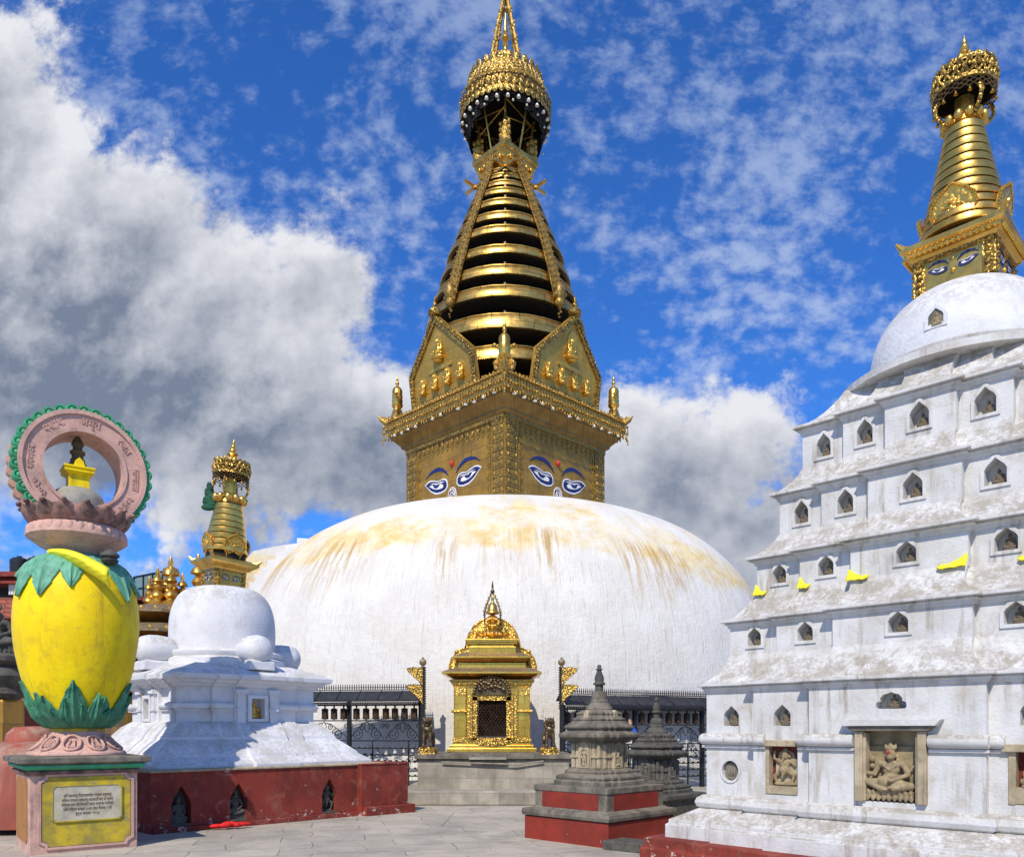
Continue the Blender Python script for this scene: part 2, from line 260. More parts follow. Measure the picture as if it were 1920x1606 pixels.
def paving_mat():
    m = bpy.data.materials.new('stone_paving'); m.use_nodes = True; m.node_tree.nodes.clear(); t = NT(m.node_tree)
    P = t.node('ShaderNodeTexCoord').outputs['Object']; x, y, z = t.xyz(P)
    wv = t.math('MULTIPLY', t.math('SUBTRACT', t.noise(P, .9, 2), .5), .25)
    a = radians(14)
    v = t.comb(t.math('ADD', t.math('ADD', t.math('MULTIPLY', x, cos(a)), t.math('MULTIPLY', y, sin(a))), wv), t.math('ADD', t.math('SUBTRACT', t.math('MULTIPLY', y, cos(a)), t.math('MULTIPLY', x, sin(a))), wv), 0.0)
    br = t.node('ShaderNodeTexBrick', {'Vector': v, 'Scale': 1.0, 'Mortar Size': .009, 'Brick Width': 1.15, 'Row Height': .58, 'Color1': (0, 0, 0, 1), 'Color2': (1, 1, 1, 1), 'Mortar': (.5, .5, .5, 1), 'Mortar Smooth': .4}, offset=.37)
    ci = t.node('ShaderNodeSeparateColor', {0: br.outputs[0]}).outputs[0]
    col = t.mix(ci, (.40, .355, .285, 1), (.50, .445, .355, 1))
    col = t.mix(t.math('MULTIPLY', t.ramp(t.noise(v, 1.1, 3, .6), .46, .62), .55), col, (.29, .265, .225, 1))
    col = t.mix(t.math('MULTIPLY', t.ramp(t.noise(P, 5, 7, .75), .42, .68), .5), col, (.50, .46, .39, 1))
    col = t.mix(t.math('MULTIPLY', t.ramp(t.noise(P, 30, 4, .7), .55, .7), .35), col, (.16, .15, .13, 1))
    col = t.mix(t.math('MULTIPLY', t.math('MULTIPLY', br.outputs[1], t.ramp(t.noise(P, 1.7, 4, .6), .35, .6)), .7), col, (.17, .15, .12, 1))
    col = t.mix(t.math('MULTIPLY', t.ramp(t.noise(P, .55, 5, .7), .48, .66), .45), col, (.20, .185, .155, 1))
    bs = t.node('ShaderNodeBsdfPrincipled'); t.set(bs.inputs['Base Color'], col); bs.inputs['Roughness'].default_value = .85; bs.inputs['Specular IOR Level'].default_value = .25
    h = t.math('SUBTRACT', t.math('ADD', t.noise(P, 22, 6, .7), t.math('MULTIPLY', t.noise(P, 3, 4, .6), 1.5)), t.math('MULTIPLY', br.outputs[1], 1.5))
    bu = t.node('ShaderNodeBump', {'Strength': .7, 'Distance': .02, 'Height': h}); t.l.new(bu.outputs[0], bs.inputs['Normal'])
    t.l.new(bs.outputs[0], t.node('ShaderNodeOutputMaterial').inputs[0]); return m
M['paving'] = paving_mat()

# ------------------------------------------------------------------ mesh helpers
class Fr:                       # a frame: s to the right, t up, o outward
    def __init__(f, o, ax, n, up=(0, 0, 1)): f.o = Vector(o); f.a = Vector(ax); f.n = Vector(n); f.u = Vector(up)
    def __call__(f, s, t, o=0.0): return f.o + f.a * s + f.u * t + f.n * o
def side(k, H, c=(0, 0)):       # frame of side k (0:-y 1:+x 2:+y 3:-x) of a square of half width H
    R = Matrix.Rotation(k * pi / 2, 3, 'Z'); n = R @ Vector((0, -1, 0)); return Fr(Vector((c[0], c[1], 0)) + n * H, R @ Vector((1, 0, 0)), n)

class MB:
    def __init__(s, mtx=None): s.v = []; s.f = []; s.mi = []; s.m = mtx
    def add(s, vs, fs, mi=0):
        b = len(s.v)
        for p in vs:
            p = Vector(p); s.v.append(s.m @ p if s.m else p)
        for f in fs: s.f.append([i + b for i in f]); s.mi.append(mi)
        return s
    def box(s, c, d, rz=0.0, mi=0, taper=1.0):
        x, y, z = [q / 2 for q in d]; R = Matrix.Rotation(rz, 3, 'Z'); c = Vector(c)
        vs = [c + R @ Vector((sx * x * k, sy * y * k, sz * z)) for sz, k in ((-1, 1), (1, taper)) for sx, sy in ((-1, -1), (1, -1), (1, 1), (-1, 1))]
        return s.add(vs, [(3, 2, 1, 0), (4, 5, 6, 7), (0, 1, 5, 4), (1, 2, 6, 5), (2, 3, 7, 6), (3, 0, 4, 7)], mi)
    def fbox(s, fr, s0, s1, t0, t1, o0, o1, mi=0):
        vs = [fr(a, b, o) for o in (o0, o1) for a, b in ((s0, t0), (s1, t0), (s1, t1), (s0, t1))]
        return s.add(vs, [(3, 2, 1, 0), (4, 5, 6, 7), (0, 1, 5, 4), (1, 2, 6, 5), (2, 3, 7, 6), (3, 0, 4, 7)], mi)
    def loft(s, rows, mi=0, cap0=True, cap1=True, skip=None):   # rows of equal-length point loops
        n = len(rows[0]); vs = [p for r in rows for p in r]; fs = []
        for i in range(len(rows) - 1):
            for j in range(n):
                if skip and skip(i, j): continue
                k = (j + 1) % n; fs.append((i * n + j, i * n + k, (i + 1) * n + k, (i + 1) * n + j))
        if cap0: fs.append(tuple(reversed(range(n))))
        if cap1: fs.append(tuple(range((len(rows) - 1) * n, len(rows) * n)))
        return s.add(vs, fs, mi)
    def lathe(s, prof, n=24, c=(0, 0, 0), mi=0, a0=0.0, fl=None, sx=1, sy=1, cap=True):
        rows = []
        for r, z in prof:
            row = []
            for j in range(n):
                a = a0 + 2 * pi * j / n; rr = max(r, .0005) * (fl(a, z) if fl else 1); row.append((c[0] + rr * cos(a) * sx, c[1] + rr * sin(a) * sy, c[2] + z))
            rows.append(row)
        return s.loft(rows, mi, cap, cap)
    def sq(s, prof, c=(0, 0, 0), mi=0, rz=0.0):                  # square loft: (half, z)
        R = Matrix.Rotation(rz, 3, 'Z'); c = Vector(c)
        return s.loft([[c + R @ Vector((h * a, h * b, z)) for a, b in ((-1, -1), (1, -1), (1, 1), (-1, 1))] for h, z in prof], mi)
    def tube(s, path, r, n=6, mi=0, closed=False):
        path = [Vector(p) for p in path]; rows = []; N = len(path)
        for i, p in enumerate(path):
            d = (path[min(i + 1, N - 1)] - path[max(i - 1, 0)]).normalized()
            a = Vector((0, 0, 1)) if abs(d.z) < .9 else Vector((1, 0, 0)); u = d.cross(a).normalized(); v = d.cross(u)
            rr = r[i] if isinstance(r, (list, tuple)) else r
            rows.append([p + u * rr * cos(2 * pi * j / n) + v * rr * sin(2 * pi * j / n) for j in range(n)])
        return s.loft(rows, mi)
    def ball(s, c, r, n=12, m=8, mi=0, R=None):
        if not hasattr(r, '__len__'): r = (r, r, r)
        rows = []
        for i in range(m + 1):
            ph = -pi / 2 + pi * i / m; row = []
            for j in range(n):
                a = 2 * pi * j / n; q = Vector((r[0] * max(cos(ph), .002) * cos(a), r[1] * max(cos(ph), .002) * sin(a), r[2] * sin(ph)))
                row.append(Vector(c) + (R @ q if R else q))
            rows.append(row)
        return s.loft(rows, mi)
    def prism(s, fr, pts, o0, o1, holes=(), mi=0, back=True, front=True):
        loops = [list(pts)] + [list(h) for h in holes]; flat = [p for l in loops for p in l]; n = len(flat)
        tri = tessellate_polygon([[Vector((p[0], p[1], 0)) for p in l] for l in loops])
        vs = [fr(p[0], p[1], o0) for p in flat] + [fr(p[0], p[1], o1) for p in flat]; fs = []
        if back: fs += [tuple(reversed(t)) for t in tri]
        if front: fs += [tuple(i + n for i in t) for t in tri]
        b = 0
        for l in loops:
            k = len(l)
            for i in range(k): j = (i + 1) % k; fs.append((b + i, b + j, b + j + n, b + i + n))
            b += k
        return s.add(vs, fs, mi)
    def mesh(s, name, mats, smooth=None):
        me = bpy.data.meshes.new(name); me.from_pydata([tuple(p) for p in s.v], [], s.f)
        for m_ in mats: me.materials.append(m_)
        me.polygons.foreach_set('material_index', s.mi)
        bm = bmesh.new(); bm.from_mesh(me); bmesh.ops.recalc_face_normals(bm, faces=bm.faces); bm.to_mesh(me); bm.free()
        if smooth is not None:
            me.shade_smooth(); me.set_sharp_from_angle(angle=radians(smooth))
        me.update(); return me
    def build(s, name, mats, parent=None, smooth=None, bevel=0, label=None):
        if not isinstance(mats, (list, tuple)): mats = [mats]
        me = s.mesh(name, mats, smooth); o = bpy.data.objects.new(name, me); COL.objects.link(o)
        if parent: o.parent = parent
        if bevel:
            b = o.modifiers.new('bevel', 'BEVEL'); b.width = bevel; b.segments = 2; b.limit_method = 'ANGLE'; b.angle_limit = radians(40)
        if label: o['label'] = label
        return o
def circ(r, n=16, c=(0, 0), ry=None, a0=0.0): return [(c[0] + r * cos(a0 + 2 * pi * i / n), c[1] + (ry or r) * sin(a0 + 2 * pi * i / n)) for i in range(n)]
def thing(name, label, cat, loc=(0, 0, 0), rz=0.0, group=None):
    o = bpy.data.objects.new(name, None); COL.objects.link(o); o.location = loc; o.rotation_euler = (0, 0, rz); o.empty_display_size = .2
    return tag(o, label, cat, group)
def tag(o, label=None, cat=None, group=None, kind=None):
    if label: o['label'] = label
    if cat: o['category'] = cat
    if group: o['group'] = group
    if kind: o['kind'] = kind
    return o
def inst(name, me, parent=None, loc=(0, 0, 0), rot=(0, 0, 0), sc=1.0, label=None):
    o = bpy.data.objects.new(name, me); COL.objects.link(o); o.parent = parent; o.location = loc; o.rotation_euler = rot
    o.scale = (sc, sc, sc) if not hasattr(sc, '__len__') else sc
    if label: o['label'] = label
    return o
def copy_tree(o, parent=None):
    c = o.copy(); COL.objects.link(c); c.parent = parent
    for ch in list(o.children): copy_tree(ch, c)
    return c
def blob(name, prims, voxel, material, smooth_it=2):            # one continuous figure from overlapping volumes
    b = MB()
    for p in prims:
        if p[0] == 'e': b.ball(p[1], p[2], 14, 10, R=(Matrix.Rotation(p[3], 3, p[4]) if len(p) > 3 else None))
        elif p[0] == 'c':
            a, c_ = Vector(p[1]), Vector(p[2]); n = 7; r0 = p[3]; r1 = p[4] if len(p) > 4 else r0
            for i in range(n):
                t = i / (n - 1); b.ball(a.lerp(c_, t), r0 + (r1 - r0) * t, 10, 8)
        elif p[0] == 'b': b.box(p[1], p[2])
    me = b.mesh(name, [material]); o = bpy.data.objects.new('tmp', me); COL.objects.link(o)
    r = o.modifiers.new('r', 'REMESH'); r.mode = 'VOXEL'; r.voxel_size = voxel; r.use_smooth_shade = True
    if smooth_it: q = o.modifiers.new('s', 'SMOOTH'); q.iterations = smooth_it; q.factor = .5
    dg = bpy.context.evaluated_depsgraph_get(); out = bpy.data.meshes.new_from_object(o.evaluated_get(dg)); out.name = name
    bpy.data.objects.remove(o); 
    if not out.materials: out.materials.append(material)
    return out
def with_mat(me, m_):
    c = me.copy(); c.materials.clear(); c.materials.append(m_); return c
def text_geo(s, size, ext=.004):
    cu = bpy.data.curves.new('t', 'FONT'); cu.body = s; cu.size = size; cu.extrude = ext; cu.align_x = 'CENTER'; cu.align_y = 'CENTER'; cu.resolution_u = 3; cu.offset = size * .012
    o = bpy.data.objects.new('t', cu); COL.objects.link(o); dg = bpy.context.evaluated_depsgraph_get()
    me = bpy.data.meshes.new_from_object(o.evaluated_get(dg)); v = [p.co.copy() for p in me.vertices]; f = [tuple(p.vertices) for p in me.polygons]
    bpy.data.objects.remove(o); bpy.data.meshes.remove(me); return v, f
def put_text(mb, s, size, fr, ang=0.0, ext=.004, mi=0):
    v, f = text_geo(s, size, ext); c, sn = cos(ang), sin(ang)
    mb.add([fr(p.x * c - p.y * sn, p.x * sn + p.y * c, p.z) for p in v], f, mi)

# ------------------------------------------------------------------ carved figures (shared shapes, unit height)
BUD = [('e', (0, 0, .05), (.36, .24, .06)), ('e', (0, 0, .11), (.30, .20, .05)), ('c', (-.27, -.06, .18), (.05, -.14, .17), .085, .06), ('c', (.27, -.06, .18), (-.05, -.14, .18), .085, .06),
       ('c', (-.1, 0, .2), (.1, 0, .2), .13), ('e', (0, 0, .40), (.155, .11, .22)), ('c', (-.15, .0, .56), (.15, .0, .56), .07), ('c', (0, 0, .6), (0, -.01, .68), .05),
       ('e', (0, -.015, .755), (.085, .095, .11)), ('e', (0, .0, .87), (.05, .05, .05)), ('c', (-.2, 0, .55), (-.26, -.03, .36), .05, .045), ('c', (-.26, -.03, .36), (-.20, -.15, .22), .042, .035),
       ('c', (.2, 0, .55), (.25, -.03, .36), .05, .045), ('c', (.25, -.03, .36), (.03, -.17, .27), .042, .035), ('e', (0, -.11, .75), (.018, .025, .035)), ('e', (-.09, 0, .74), (.02, .03, .05)), ('e', (.09, 0, .74), (.02, .03, .05))]
me_bud = blob('seated_buddha', BUD, .022, M['carve'])
me_bud_brown = with_mat(me_bud, M['stone_brown']); me_bud_gold = with_mat(me_bud, M['gold_yel']); me_bud_dark = with_mat(me_bud, M['stone_dark'])
STAND = [('e', (0, 0, .04), (.2, .12, .045)), ('c', (-.07, 0, .08), (-.08, 0, .45), .05, .075), ('c', (.10, 0, .08), (.07, -.02, .45), .05, .075), ('e', (0, 0, .5), (.14, .09, .09)), ('e', (.01, 0, .63), (.11, .08, .14)),
         ('c', (-.12, 0, .74), (.13, 0, .74), .045), ('e', (.0, -.01, .87), (.065, .07, .085)), ('e', (0, 0, .96), (.045, .04, .06)), ('c', (-.14, 0, .73), (-.20, -.02, .55), .035), ('c', (-.2, -.02, .55), (-.15, -.07, .42), .03),
         ('c', (.15, 0, .73), (.21, -.03, .60), .035), ('c', (.21, -.03, .6), (.12, -.1, .68), .03)]
me_stand = blob('standing_figure', STAND, .022, M['stone_pale'])
DANCE = [('e', (0, 0, .05), (.33, .12, .06)), ('c', (-.10, 0, .38), (-.28, -.03, .25), .075, .055), ('c', (-.28, -.03, .25), (-.22, -.02, .08), .05, .045), ('c', (.08, 0, .38), (.28, -.03, .30), .075, .055), ('c', (.28, -.03, .3), (.20, -.03, .10), .05, .04),
         ('e', (-.01, -.03, .42), (.16, .12, .13)), ('e', (0, -.02, .56), (.13, .09, .13)), ('c', (-.14, 0, .64), (.14, 0, .64), .055), ('e', (.02, -.04, .80), (.10, .09, .12)), ('c', (.02, -.12, .77), (-.07, -.13, .55), .035, .025),
         ('e', (-.10, -.01, .80), (.05, .02, .07)), ('e', (.13, -.01, .80), (.05, .02, .07)), ('c', (-.16, 0, .63), (-.30, -.03, .72), .04), ('c', (-.3, -.03, .72), (-.28, -.03, .9), .035), ('c', (.16, 0, .63), (.30, -.03, .55), .04), ('c', (.30, -.03, .55), (.32, -.04, .68), .035), ('e', (.02, -.01, .93), (.07, .06, .07)), ('c', (0, -.1, .35), (-.05, -.1, .2), .05, .03)]
me_dance = blob('dancing_figure', DANCE, .018, M['carve'])
def lotus_row(n, x0, x1, y, z, r): return [('e', (x0 + (x1 - x0) * i / (n - 1), y, z), (r * .62, r * .5, r)) for i in range(n)]
DEITY = lotus_row(9, -.34, .34, -.10, .05, .055) + lotus_row(9, -.33, .33, -.10, .14, .05) + [('b', (0, 0, .10), (.72, .2, .12)),
         ('e', (-.10, -.05, .30), (.13, .12, .10)), ('c', (-.08, -.06, .27), (-.33, -.10, .30), .085, .062), ('c', (-.33, -.10, .30), (-.10, -.14, .19), .058, .045), ('e', (-.05, -.15, .19), (.07, .045, .03)),
         ('c', (.08, -.06, .27), (.33, -.10, .25), .085, .062), ('c', (.33, -.10, .25), (.08, -.15, .20), .06, .045), ('e', (.05, -.16, .22), (.07, .04, .03)),
         ('e', (0, 0, .38), (.13, .10, .10)), ('e', (0, 0, .50), (.14, .095, .12)), ('c', (-.17, 0, .58), (.17, 0, .58), .06), ('c', (0, 0, .60), (0, -.02, .67), .045),
         ('e', (0, -.04, .735), (.083, .085, .10)), ('e', (0, -.12, .725), (.016, .02, .028)), ('e', (-.035, -.115, .755), (.022, .012, .01)), ('e', (.035, -.115, .755), (.022, .012, .01)), ('e', (0, -.115, .685), (.03, .014, .01)),
         ('e', (-.10, .0, .70), (.028, .03, .055)), ('e', (.10, .0, .70), (.028, .03, .055)), ('e', (-.11, -.02, .635), (.035, .02, .035)), ('e', (.11, -.02, .635), (.035, .02, .035)),
         ('c', (-.20, 0, .57), (-.25, -.04, .42), .05, .042), ('c', (-.25, -.04, .42), (-.40, -.10, .44), .04, .03), ('e', (-.42, -.11, .47), (.035, .03, .05)),
         ('c', (.20, 0, .57), (.27, -.03, .42), .05, .042), ('c', (.27, -.03, .42), (.08, -.15, .34), .04, .032), ('e', (.04, -.16, .33), (.05, .035, .025)),
         ('c', (.28, -.02, .46), (.40, -.02, .62), .02, .016), ('e', (0, -.03, .83), (.095, .07, .035)), ('c', (0, -.03, .86), (0, -.03, .94), .045, .02), ('c', (-.07, -.03, .85), (-.085, -.03, .92), .028, .012), ('c', (.07, -.03, .85), (.085, -.03, .92), .028, .012),
         ('c', (-.10, -.08, .56), (.0, -.10, .49), .015), ('c', (.10, -.08, .56), (.0, -.10, .49), .015), ('e', (-.30, -.0, .66), (.05, .03, .05)), ('e', (-.30, -.0, .55), (.045, .03, .04))]
me_deity = blob('seated_deity', DEITY, .0105, M['carve'], 1)
LION = [('e', (0, .05, .48), (.15, .26, .16)), ('e', (0, -.13, .52), (.17, .15, .19)), ('e', (0, -.20, .60), (.15, .11, .15)), ('c', (-.10, -.20, .48), (-.115, -.24, .24), .07, .055), ('c', (-.115, -.24, .24), (-.115, -.25, .07), .052, .048), ('e', (-.115, -.29, .05), (.065, .09, .045)),
        ('c', (.10, -.20, .48), (.115, -.24, .24), .07, .055), ('c', (.115, -.24, .24), (.115, -.25, .07), .052, .048), ('e', (.115, -.29, .05), (.065, .09, .045)),
        ('c', (-.11, .22, .42), (-.15, .10, .26), .10, .07), ('c', (-.15, .10, .26), (-.14, .26, .15), .055, .045), ('c', (-.14, .26, .15), (-.14, .20, .05), .042, .045), ('c', (.11, .22, .42), (.15, .10, .26), .10, .07), ('c', (.15, .10, .26), (.14, .26, .15), .055, .045), ('c', (.14, .26, .15), (.14, .20, .05), .042, .045),
        ('e', (0, -.20, .83), (.125, .12, .12)), ('e', (0, -.32, .86), (.085, .09, .045)), ('e', (0, -.29, .745), (.07, .075, .03)), ('e', (0, -.40, .89), (.035, .03, .03)), ('e', (-.07, -.30, .91), (.035, .035, .035)), ('e', (.07, -.30, .91), (.035, .035, .035)),
        ('c', (-.10, -.15, .93), (-.15, -.13, 1.0), .04, .02), ('c', (.10, -.15, .93), (.15, -.13, 1.0), .04, .02), ('e', (0, -.16, .96), (.06, .07, .05)), ('c', (0, .28, .5), (.0, .36, .72), .04, .03), ('e', (0, .34, .80), (.06, .05, .10))]
for i in range(11):
    a = -.35 + (pi + .7) * i / 10; LION.append(('e', (.145 * cos(a), -.14, .82 + .135 * sin(a)), (.04, .05, .04)))
for i in range(9):
    a = pi + pi * i / 8; LION.append(('e', (.15 * cos(a), -.17, .72 + .14 * sin(a)), (.04, .05, .045)))
me_lion = blob('guardian_lion', LION, .016, M['bronze'], 1)

# ------------------------------------------------------------------ decorative helpers
def eye_on(parent, fr, s, t, L, flip=1, tilt=0.0, brow=True, o=.0, blue=None, rim=True):
    """one painted almond eye, inner corner at (s,t), length L towards flip"""
    blue = blue or M['navy']
    sh = [(0, -.06), (.03, .10), (.12, .19), (.26, .20), (.42, .13), (.60, .16), (.78, .17), (.90, .13), (1.02, .03), (.88, -.06), (.70, -.19), (.48, -.26), (.26, -.24), (.08, -.17)]
    def tr(pts, k=1.0, c=(.47, -.02), ky=None):
        ky = (ky or k) * .80; out = []
        for x, y in pts:
            x = c[0] + (x - c[0]) * k; y = c[1] + (y - c[1]) * ky; x, y = x * L, y * L
            out.append((s + flip * (x * cos(tilt) - y * sin(tilt)), t + x * sin(tilt) + y * cos(tilt)))
        return out
    b = MB()
    if rim: b.prism(fr, tr(sh, 1.08, ky=1.24), o, o + .010, mi=0)
    b.prism(fr, tr(sh), o, o + .014, mi=1); b.prism(fr, tr(sh, .74, ky=.60), o, o + .017, mi=2)
    b.prism(fr, tr(sh, .66, (.47, -.04), .42), o, o + .020, mi=0)
    iris = [(.50 + .17 * cos(a), .10 + .20 * sin(a)) for a in [pi + pi * i / 8 for i in range(9)]]
    b.prism(fr, tr(iris, 1, ky=1), o, o + .023, mi=1)
    b.prism(fr, tr([(.50 + .06 * cos(q), .06 - .05 * abs(sin(q))) for q in [pi + pi * i / 6 for i in range(7)]], 1), o, o + .026, mi=3)
    b.prism(fr, tr([(.10, .12), (.26, .14), (.42, .08), (.62, .10), (.80, .09), (.62, .06), (.42, .045), (.24, .10)], 1), o, o + .028, mi=0)
    b.build('painted_eye', [M['ewhite'], blue, M['maroon'], M['stone_pale']], parent)
    if brow:
        br = [(-.03, .33), (.08, .48), (.25, .62), (.45, .68), (.68, .63), (.88, .50), (1.05, .27), (.86, .43), (.66, .51), (.44, .54), (.25, .50), (.10, .42)]
        b = MB(); b.prism(fr, tr(br, 1, ky=1), o, o + .016); b.build('painted_brow', blue, parent)
def nose_on(parent, fr, s, t, r, o=.0):
    b = MB(); b.prism(fr, circ(r * 1.0, 20, (s, t), r * 1.28), o, o + .010, mi=0); b.prism(fr, circ(r * .84, 20, (s, t), r * 1.1), o, o + .014, mi=1)
    pth = []
    for i in range(34):
        a = i / 33 * 4.2 * pi + pi * .5; q = r * (.10 + .66 * i / 33); pth.append(fr(s + q * cos(a), t + q * sin(a) * 1.2, o + .016))
    b.tube(pth, r * .085, 5, mi=0); b.build('painted_nose', [M['ewhite'], M['maroon']], parent)
def crown(parent, c, r, z0, z1, n=20, bells=8, mats=None, chains=3, domed=True):
    """gilt parasol: pierced valance, crest, bells hanging from its rim"""
    g = M['gold_fine']; h = z1 - z0; x, y = c
    b = MB(); b.lathe([(r * .97, z0 + h * .25), (r, z0 + h * .27), (r, z0 + h * .40), (r * .97, z0 + h * .40)], 32, (x, y, 0), cap=False); b.lathe([(r * .93, z1 - h * .08), (r * .97, z1 - h * .08), (r * .97, z1), (r * .93, z1)], 32, (x, y, 0), cap=False); b.lathe([(r * .92, z0 + h * .30), (r * .90, z1 - h * .1), (.001, z1 - h * .06)], 28, (x, y, 0), mi=1, cap=False)  # black lining paints in the shade under the canopy
    prof = [(r * .93, z1 - h * .04), (r * .72, z1 + h * .10), (r * .4, z1 + h * .22), (r * .12, z1 + h * .30), (.001, z1 + h * .32)] if domed else [(r * .93, z1 - .01), (.001, z1)]
    b.lathe(prof, 28, (x, y, 0), cap=False); can = b.build('canopy', [g, M['void']], parent, 40)
    b = MB()
    for i in range(n):                  # pierced lattice, real bars
        a0, a1 = 2 * pi * i / n, 2 * pi * (i + 1) / n
        for (p, q) in ((a0, a1), (a1, a0)):
            zt = z1 - h * .06
            b.tube([(x + r * .975 * cos(p), y + r * .975 * sin(p), z0 + h * .36), (x + r * .985 * cos((p + q) / 2), y + r * .985 * sin((p + q) / 2), (z0 + h * .36 + zt) / 2), (x + r * .96 * cos(q), y + r * .96 * sin(q), zt)], h * .055, 4)
        b.ball((x + r * cos(a0), y + r * sin(a0), z0 + h * .68), h * .07, 6, 4)
        am = (a0 + a1) / 2; b.ball((x + r * .985 * cos(am), y + r * .985 * sin(am), z0 + h * .66), (h * .09, h * .09, h * .13), 6, 4)
    b.build('pierced_band', g, parent, 50)
    b = MB()
    for i in range(n):
        a = 2 * pi * i / n; rr = r * .97
        b.ball((x + rr * cos(a), y + rr * sin(a), z1 + h * .03), (h * .03, h * .11, h * .12), 8, 5, R=Matrix.Rotation(a, 3, 'Z'))
    b.lathe([(r * .955, z1 - .004), (r * .985, z1 - .004), (r * .985, z1 + h * .05), (r * .955, z1 + h * .05)], 32, (x, y, 0), cap=False); b.build('crest', g, parent, 50)
    b = MB()
    for i in range(n):                  # dark net below the valance
        a0, a1 = 2 * pi * i / n, 2 * pi * (i + 1) / n
        for k in range(2):
            za, zb = z0 + h * (.26 - k * .17), z0 + h * (.09 - k * .17)
            for p, q in ((a0, a1), (a1, a0)): b.tube([(x + r * .97 * cos(p), y + r * .97 * sin(p), za), (x + r * .95 * cos(q), y + r * .95 * sin(q), zb)], h * .022, 4)
    b.build('net', M['bronze'], parent)
    bm_ = MB(); bm_.lathe([(.001, 0), (h * .025, -h * .03), (h * .05, -h * .12), (h * .075, -h * .17), (.001, -h * .15)], 8); me = bm_.mesh('bell', [M['gold_yel']], 50)
    for i in range(bells):
        a = 2 * pi * (i + .5) / bells; inst('bell', me, parent, (x + r * .93 * cos(a), y + r * .93 * sin(a), z0 - h * .06))
def finial(parent, c, z, h, r, m=None, name='finial'):
    b = MB(); b.lathe([(r * .5, 0), (r, .04 * h), (r * .95, .08 * h), (r * .5, .12 * h), (r * .62, .2 * h), (r * 1.0, .26 * h), (r * .9, .34 * h), (r * .42, .42 * h), (r * .62, .47 * h), (r * .55, .54 * h), (r * .3, .58 * h), (r * .45, .63 * h), (r * .4, .69 * h), (r * .2, .73 * h), (r * .28, .78 * h), (r * .12, .88 * h), (.001, h)], 16, (c[0], c[1], z))
    return b.build(name, m or M['gold'], parent, 50)
def flame_plate(parent, fr, w_, h, o, m1, m2):
    """leaf-shaped repousse shield with beaded rim"""
    pts = [(-.52, 0), (-.6, .18), (-.78, .34), (-.9, .55), (-.82, .78), (-.55, .95), (-.25, 1.06), (0, 1.16)]; pts = pts + [(-x, y) for x, y in reversed(pts[:-1])]
    P = [(x * w_ / 1.8, y * h / 1.16) for x, y in pts]
    b = MB(); b.prism(fr, P, o, o + .02, mi=0); b.prism(fr, [(x * .78, y * .82 + h * .08) for x, y in P], o + .02, o + .035, mi=1)
    for i in range(len(P) - 1):
        for k in range(3):
            t = k / 3; p = (P[i][0] * (1 - t) + P[i + 1][0] * t, P[i][1] * (1 - t) + P[i + 1][1] * t); b.ball(fr(p[0] * .94, p[1] * .95 + h * .02, o + .03), w_ * .032, 6, 5)
    for i in range(9):
        a = i * 2.4; b.ball(fr(w_ * .11 * cos(a) * (i / 9 + .3), h * .45 + h * .17 * sin(a) * (i / 9 + .3), o + .045), w_ * .06, 8, 6, mi=1)
    return b.build('flame_shield', [m1, m2], parent, 40)

# ================================================================== GROUND
b = MB(); b.add([(-400, -300, 0), (400, -300, 0), (400, 900, 0), (-400, 900, 0)], [(0, 1, 2, 3)])
tag(b.build('ground', M['paving']), kind='structure')
b = MB()
tp = [(-14, 6), (.9, 6), (.9, 9.4), (.28, 10.2), (-1.15, 13.1), (-1.1, 15.2), (-14, 15.2)]
b.prism(Fr((0, 0, 0), (1, 0, 0), (0, 0, 1), (0, 1, 0)), tp, -.05, .010)
tag(b.build('terrace', M['paving'], bevel=.006), kind='structure')

# ================================================================== GREAT STUPA
GC = (-.25, 30.7, 0)
gs = thing('great_stupa', 'huge white domed stupa with gold eyed tower and ringed spire in the centre', 'stupa', GC, -pi / 4)
R0, H0, PE, Z0 = 10.0, 8.95, 3.1, .5
def dome_r(z): return R0 * max(0.0, 1 - (max(z - Z0, 0) / H0) ** PE) ** (1 / PE)
def build_dome():
    prof = [(R0 * 1.0, -.05)]; N = 60
    for i in range(1, N):
        a = i / N * pi / 2; z = Z0 + H0 * sin(a) ** (2 / PE); prof.append((R0 * cos(a) ** (2 / PE), z))
    prof = [p for p in prof if p[0] > .05]; prof.append((.05, Z0 + H0))
    def fl(a, z): return 1 + .0018 * sin(a * 5 + z) + .0014 * sin(a * 11 + 2 * z) + .001 * sin(a * 23 + 1.3 * z)
    b = MB(); b.lathe(prof, 220, fl=fl); return b.build('dome', M['dome'], gs, 60)
dome = build_dome()
def dome_stairs():              # white stair ramp climbing the far left flank
    b = MB(); a0 = pi + radians(45) + radians(12)          # world bearing measured in the stupa's own frame
    st = MB()
    def pt(r, z, off, lat):
        u = Vector((cos(a0), sin(a0), 0)); s_ = Vector((-sin(a0), cos(a0), 0)); return u * r + s_ * lat + Vector((0, 0, z))
    rows = []
    for i in range(34):
        z = .2 + 8.0 * i / 33; r = dome_r(z); dz = .01; t = Vector((dome_r(z + dz) - r, dz)).normalized(); n = Vector((t.y, -t.x)); 
        k = 1.15 * min(1, (34 - i) / 5) * min(1, .2 + i / 6)
        ro, zo = r + n.x * k, z + n.y * k; rows.append([pt(r - .25, z - .2, 0, -1.9), pt(ro, zo, 0, -1.9), pt(ro, zo, 0, -.1), pt(r - .25, z - .2, 0, -.1)])
    b.loft(rows); b.build('stair_parapet', M['dome'], gs, 40)
    for i in range(20):
        z = 3.0 + 5.2 * i / 19; r = dome_r(z) + .02; c = pt(r + .12, z + .06, 0, .2); st.box(c, (.6, .62, .30), a0)
    st.build('steps', M['white2'], gs, bevel=.02)
dome_stairs()

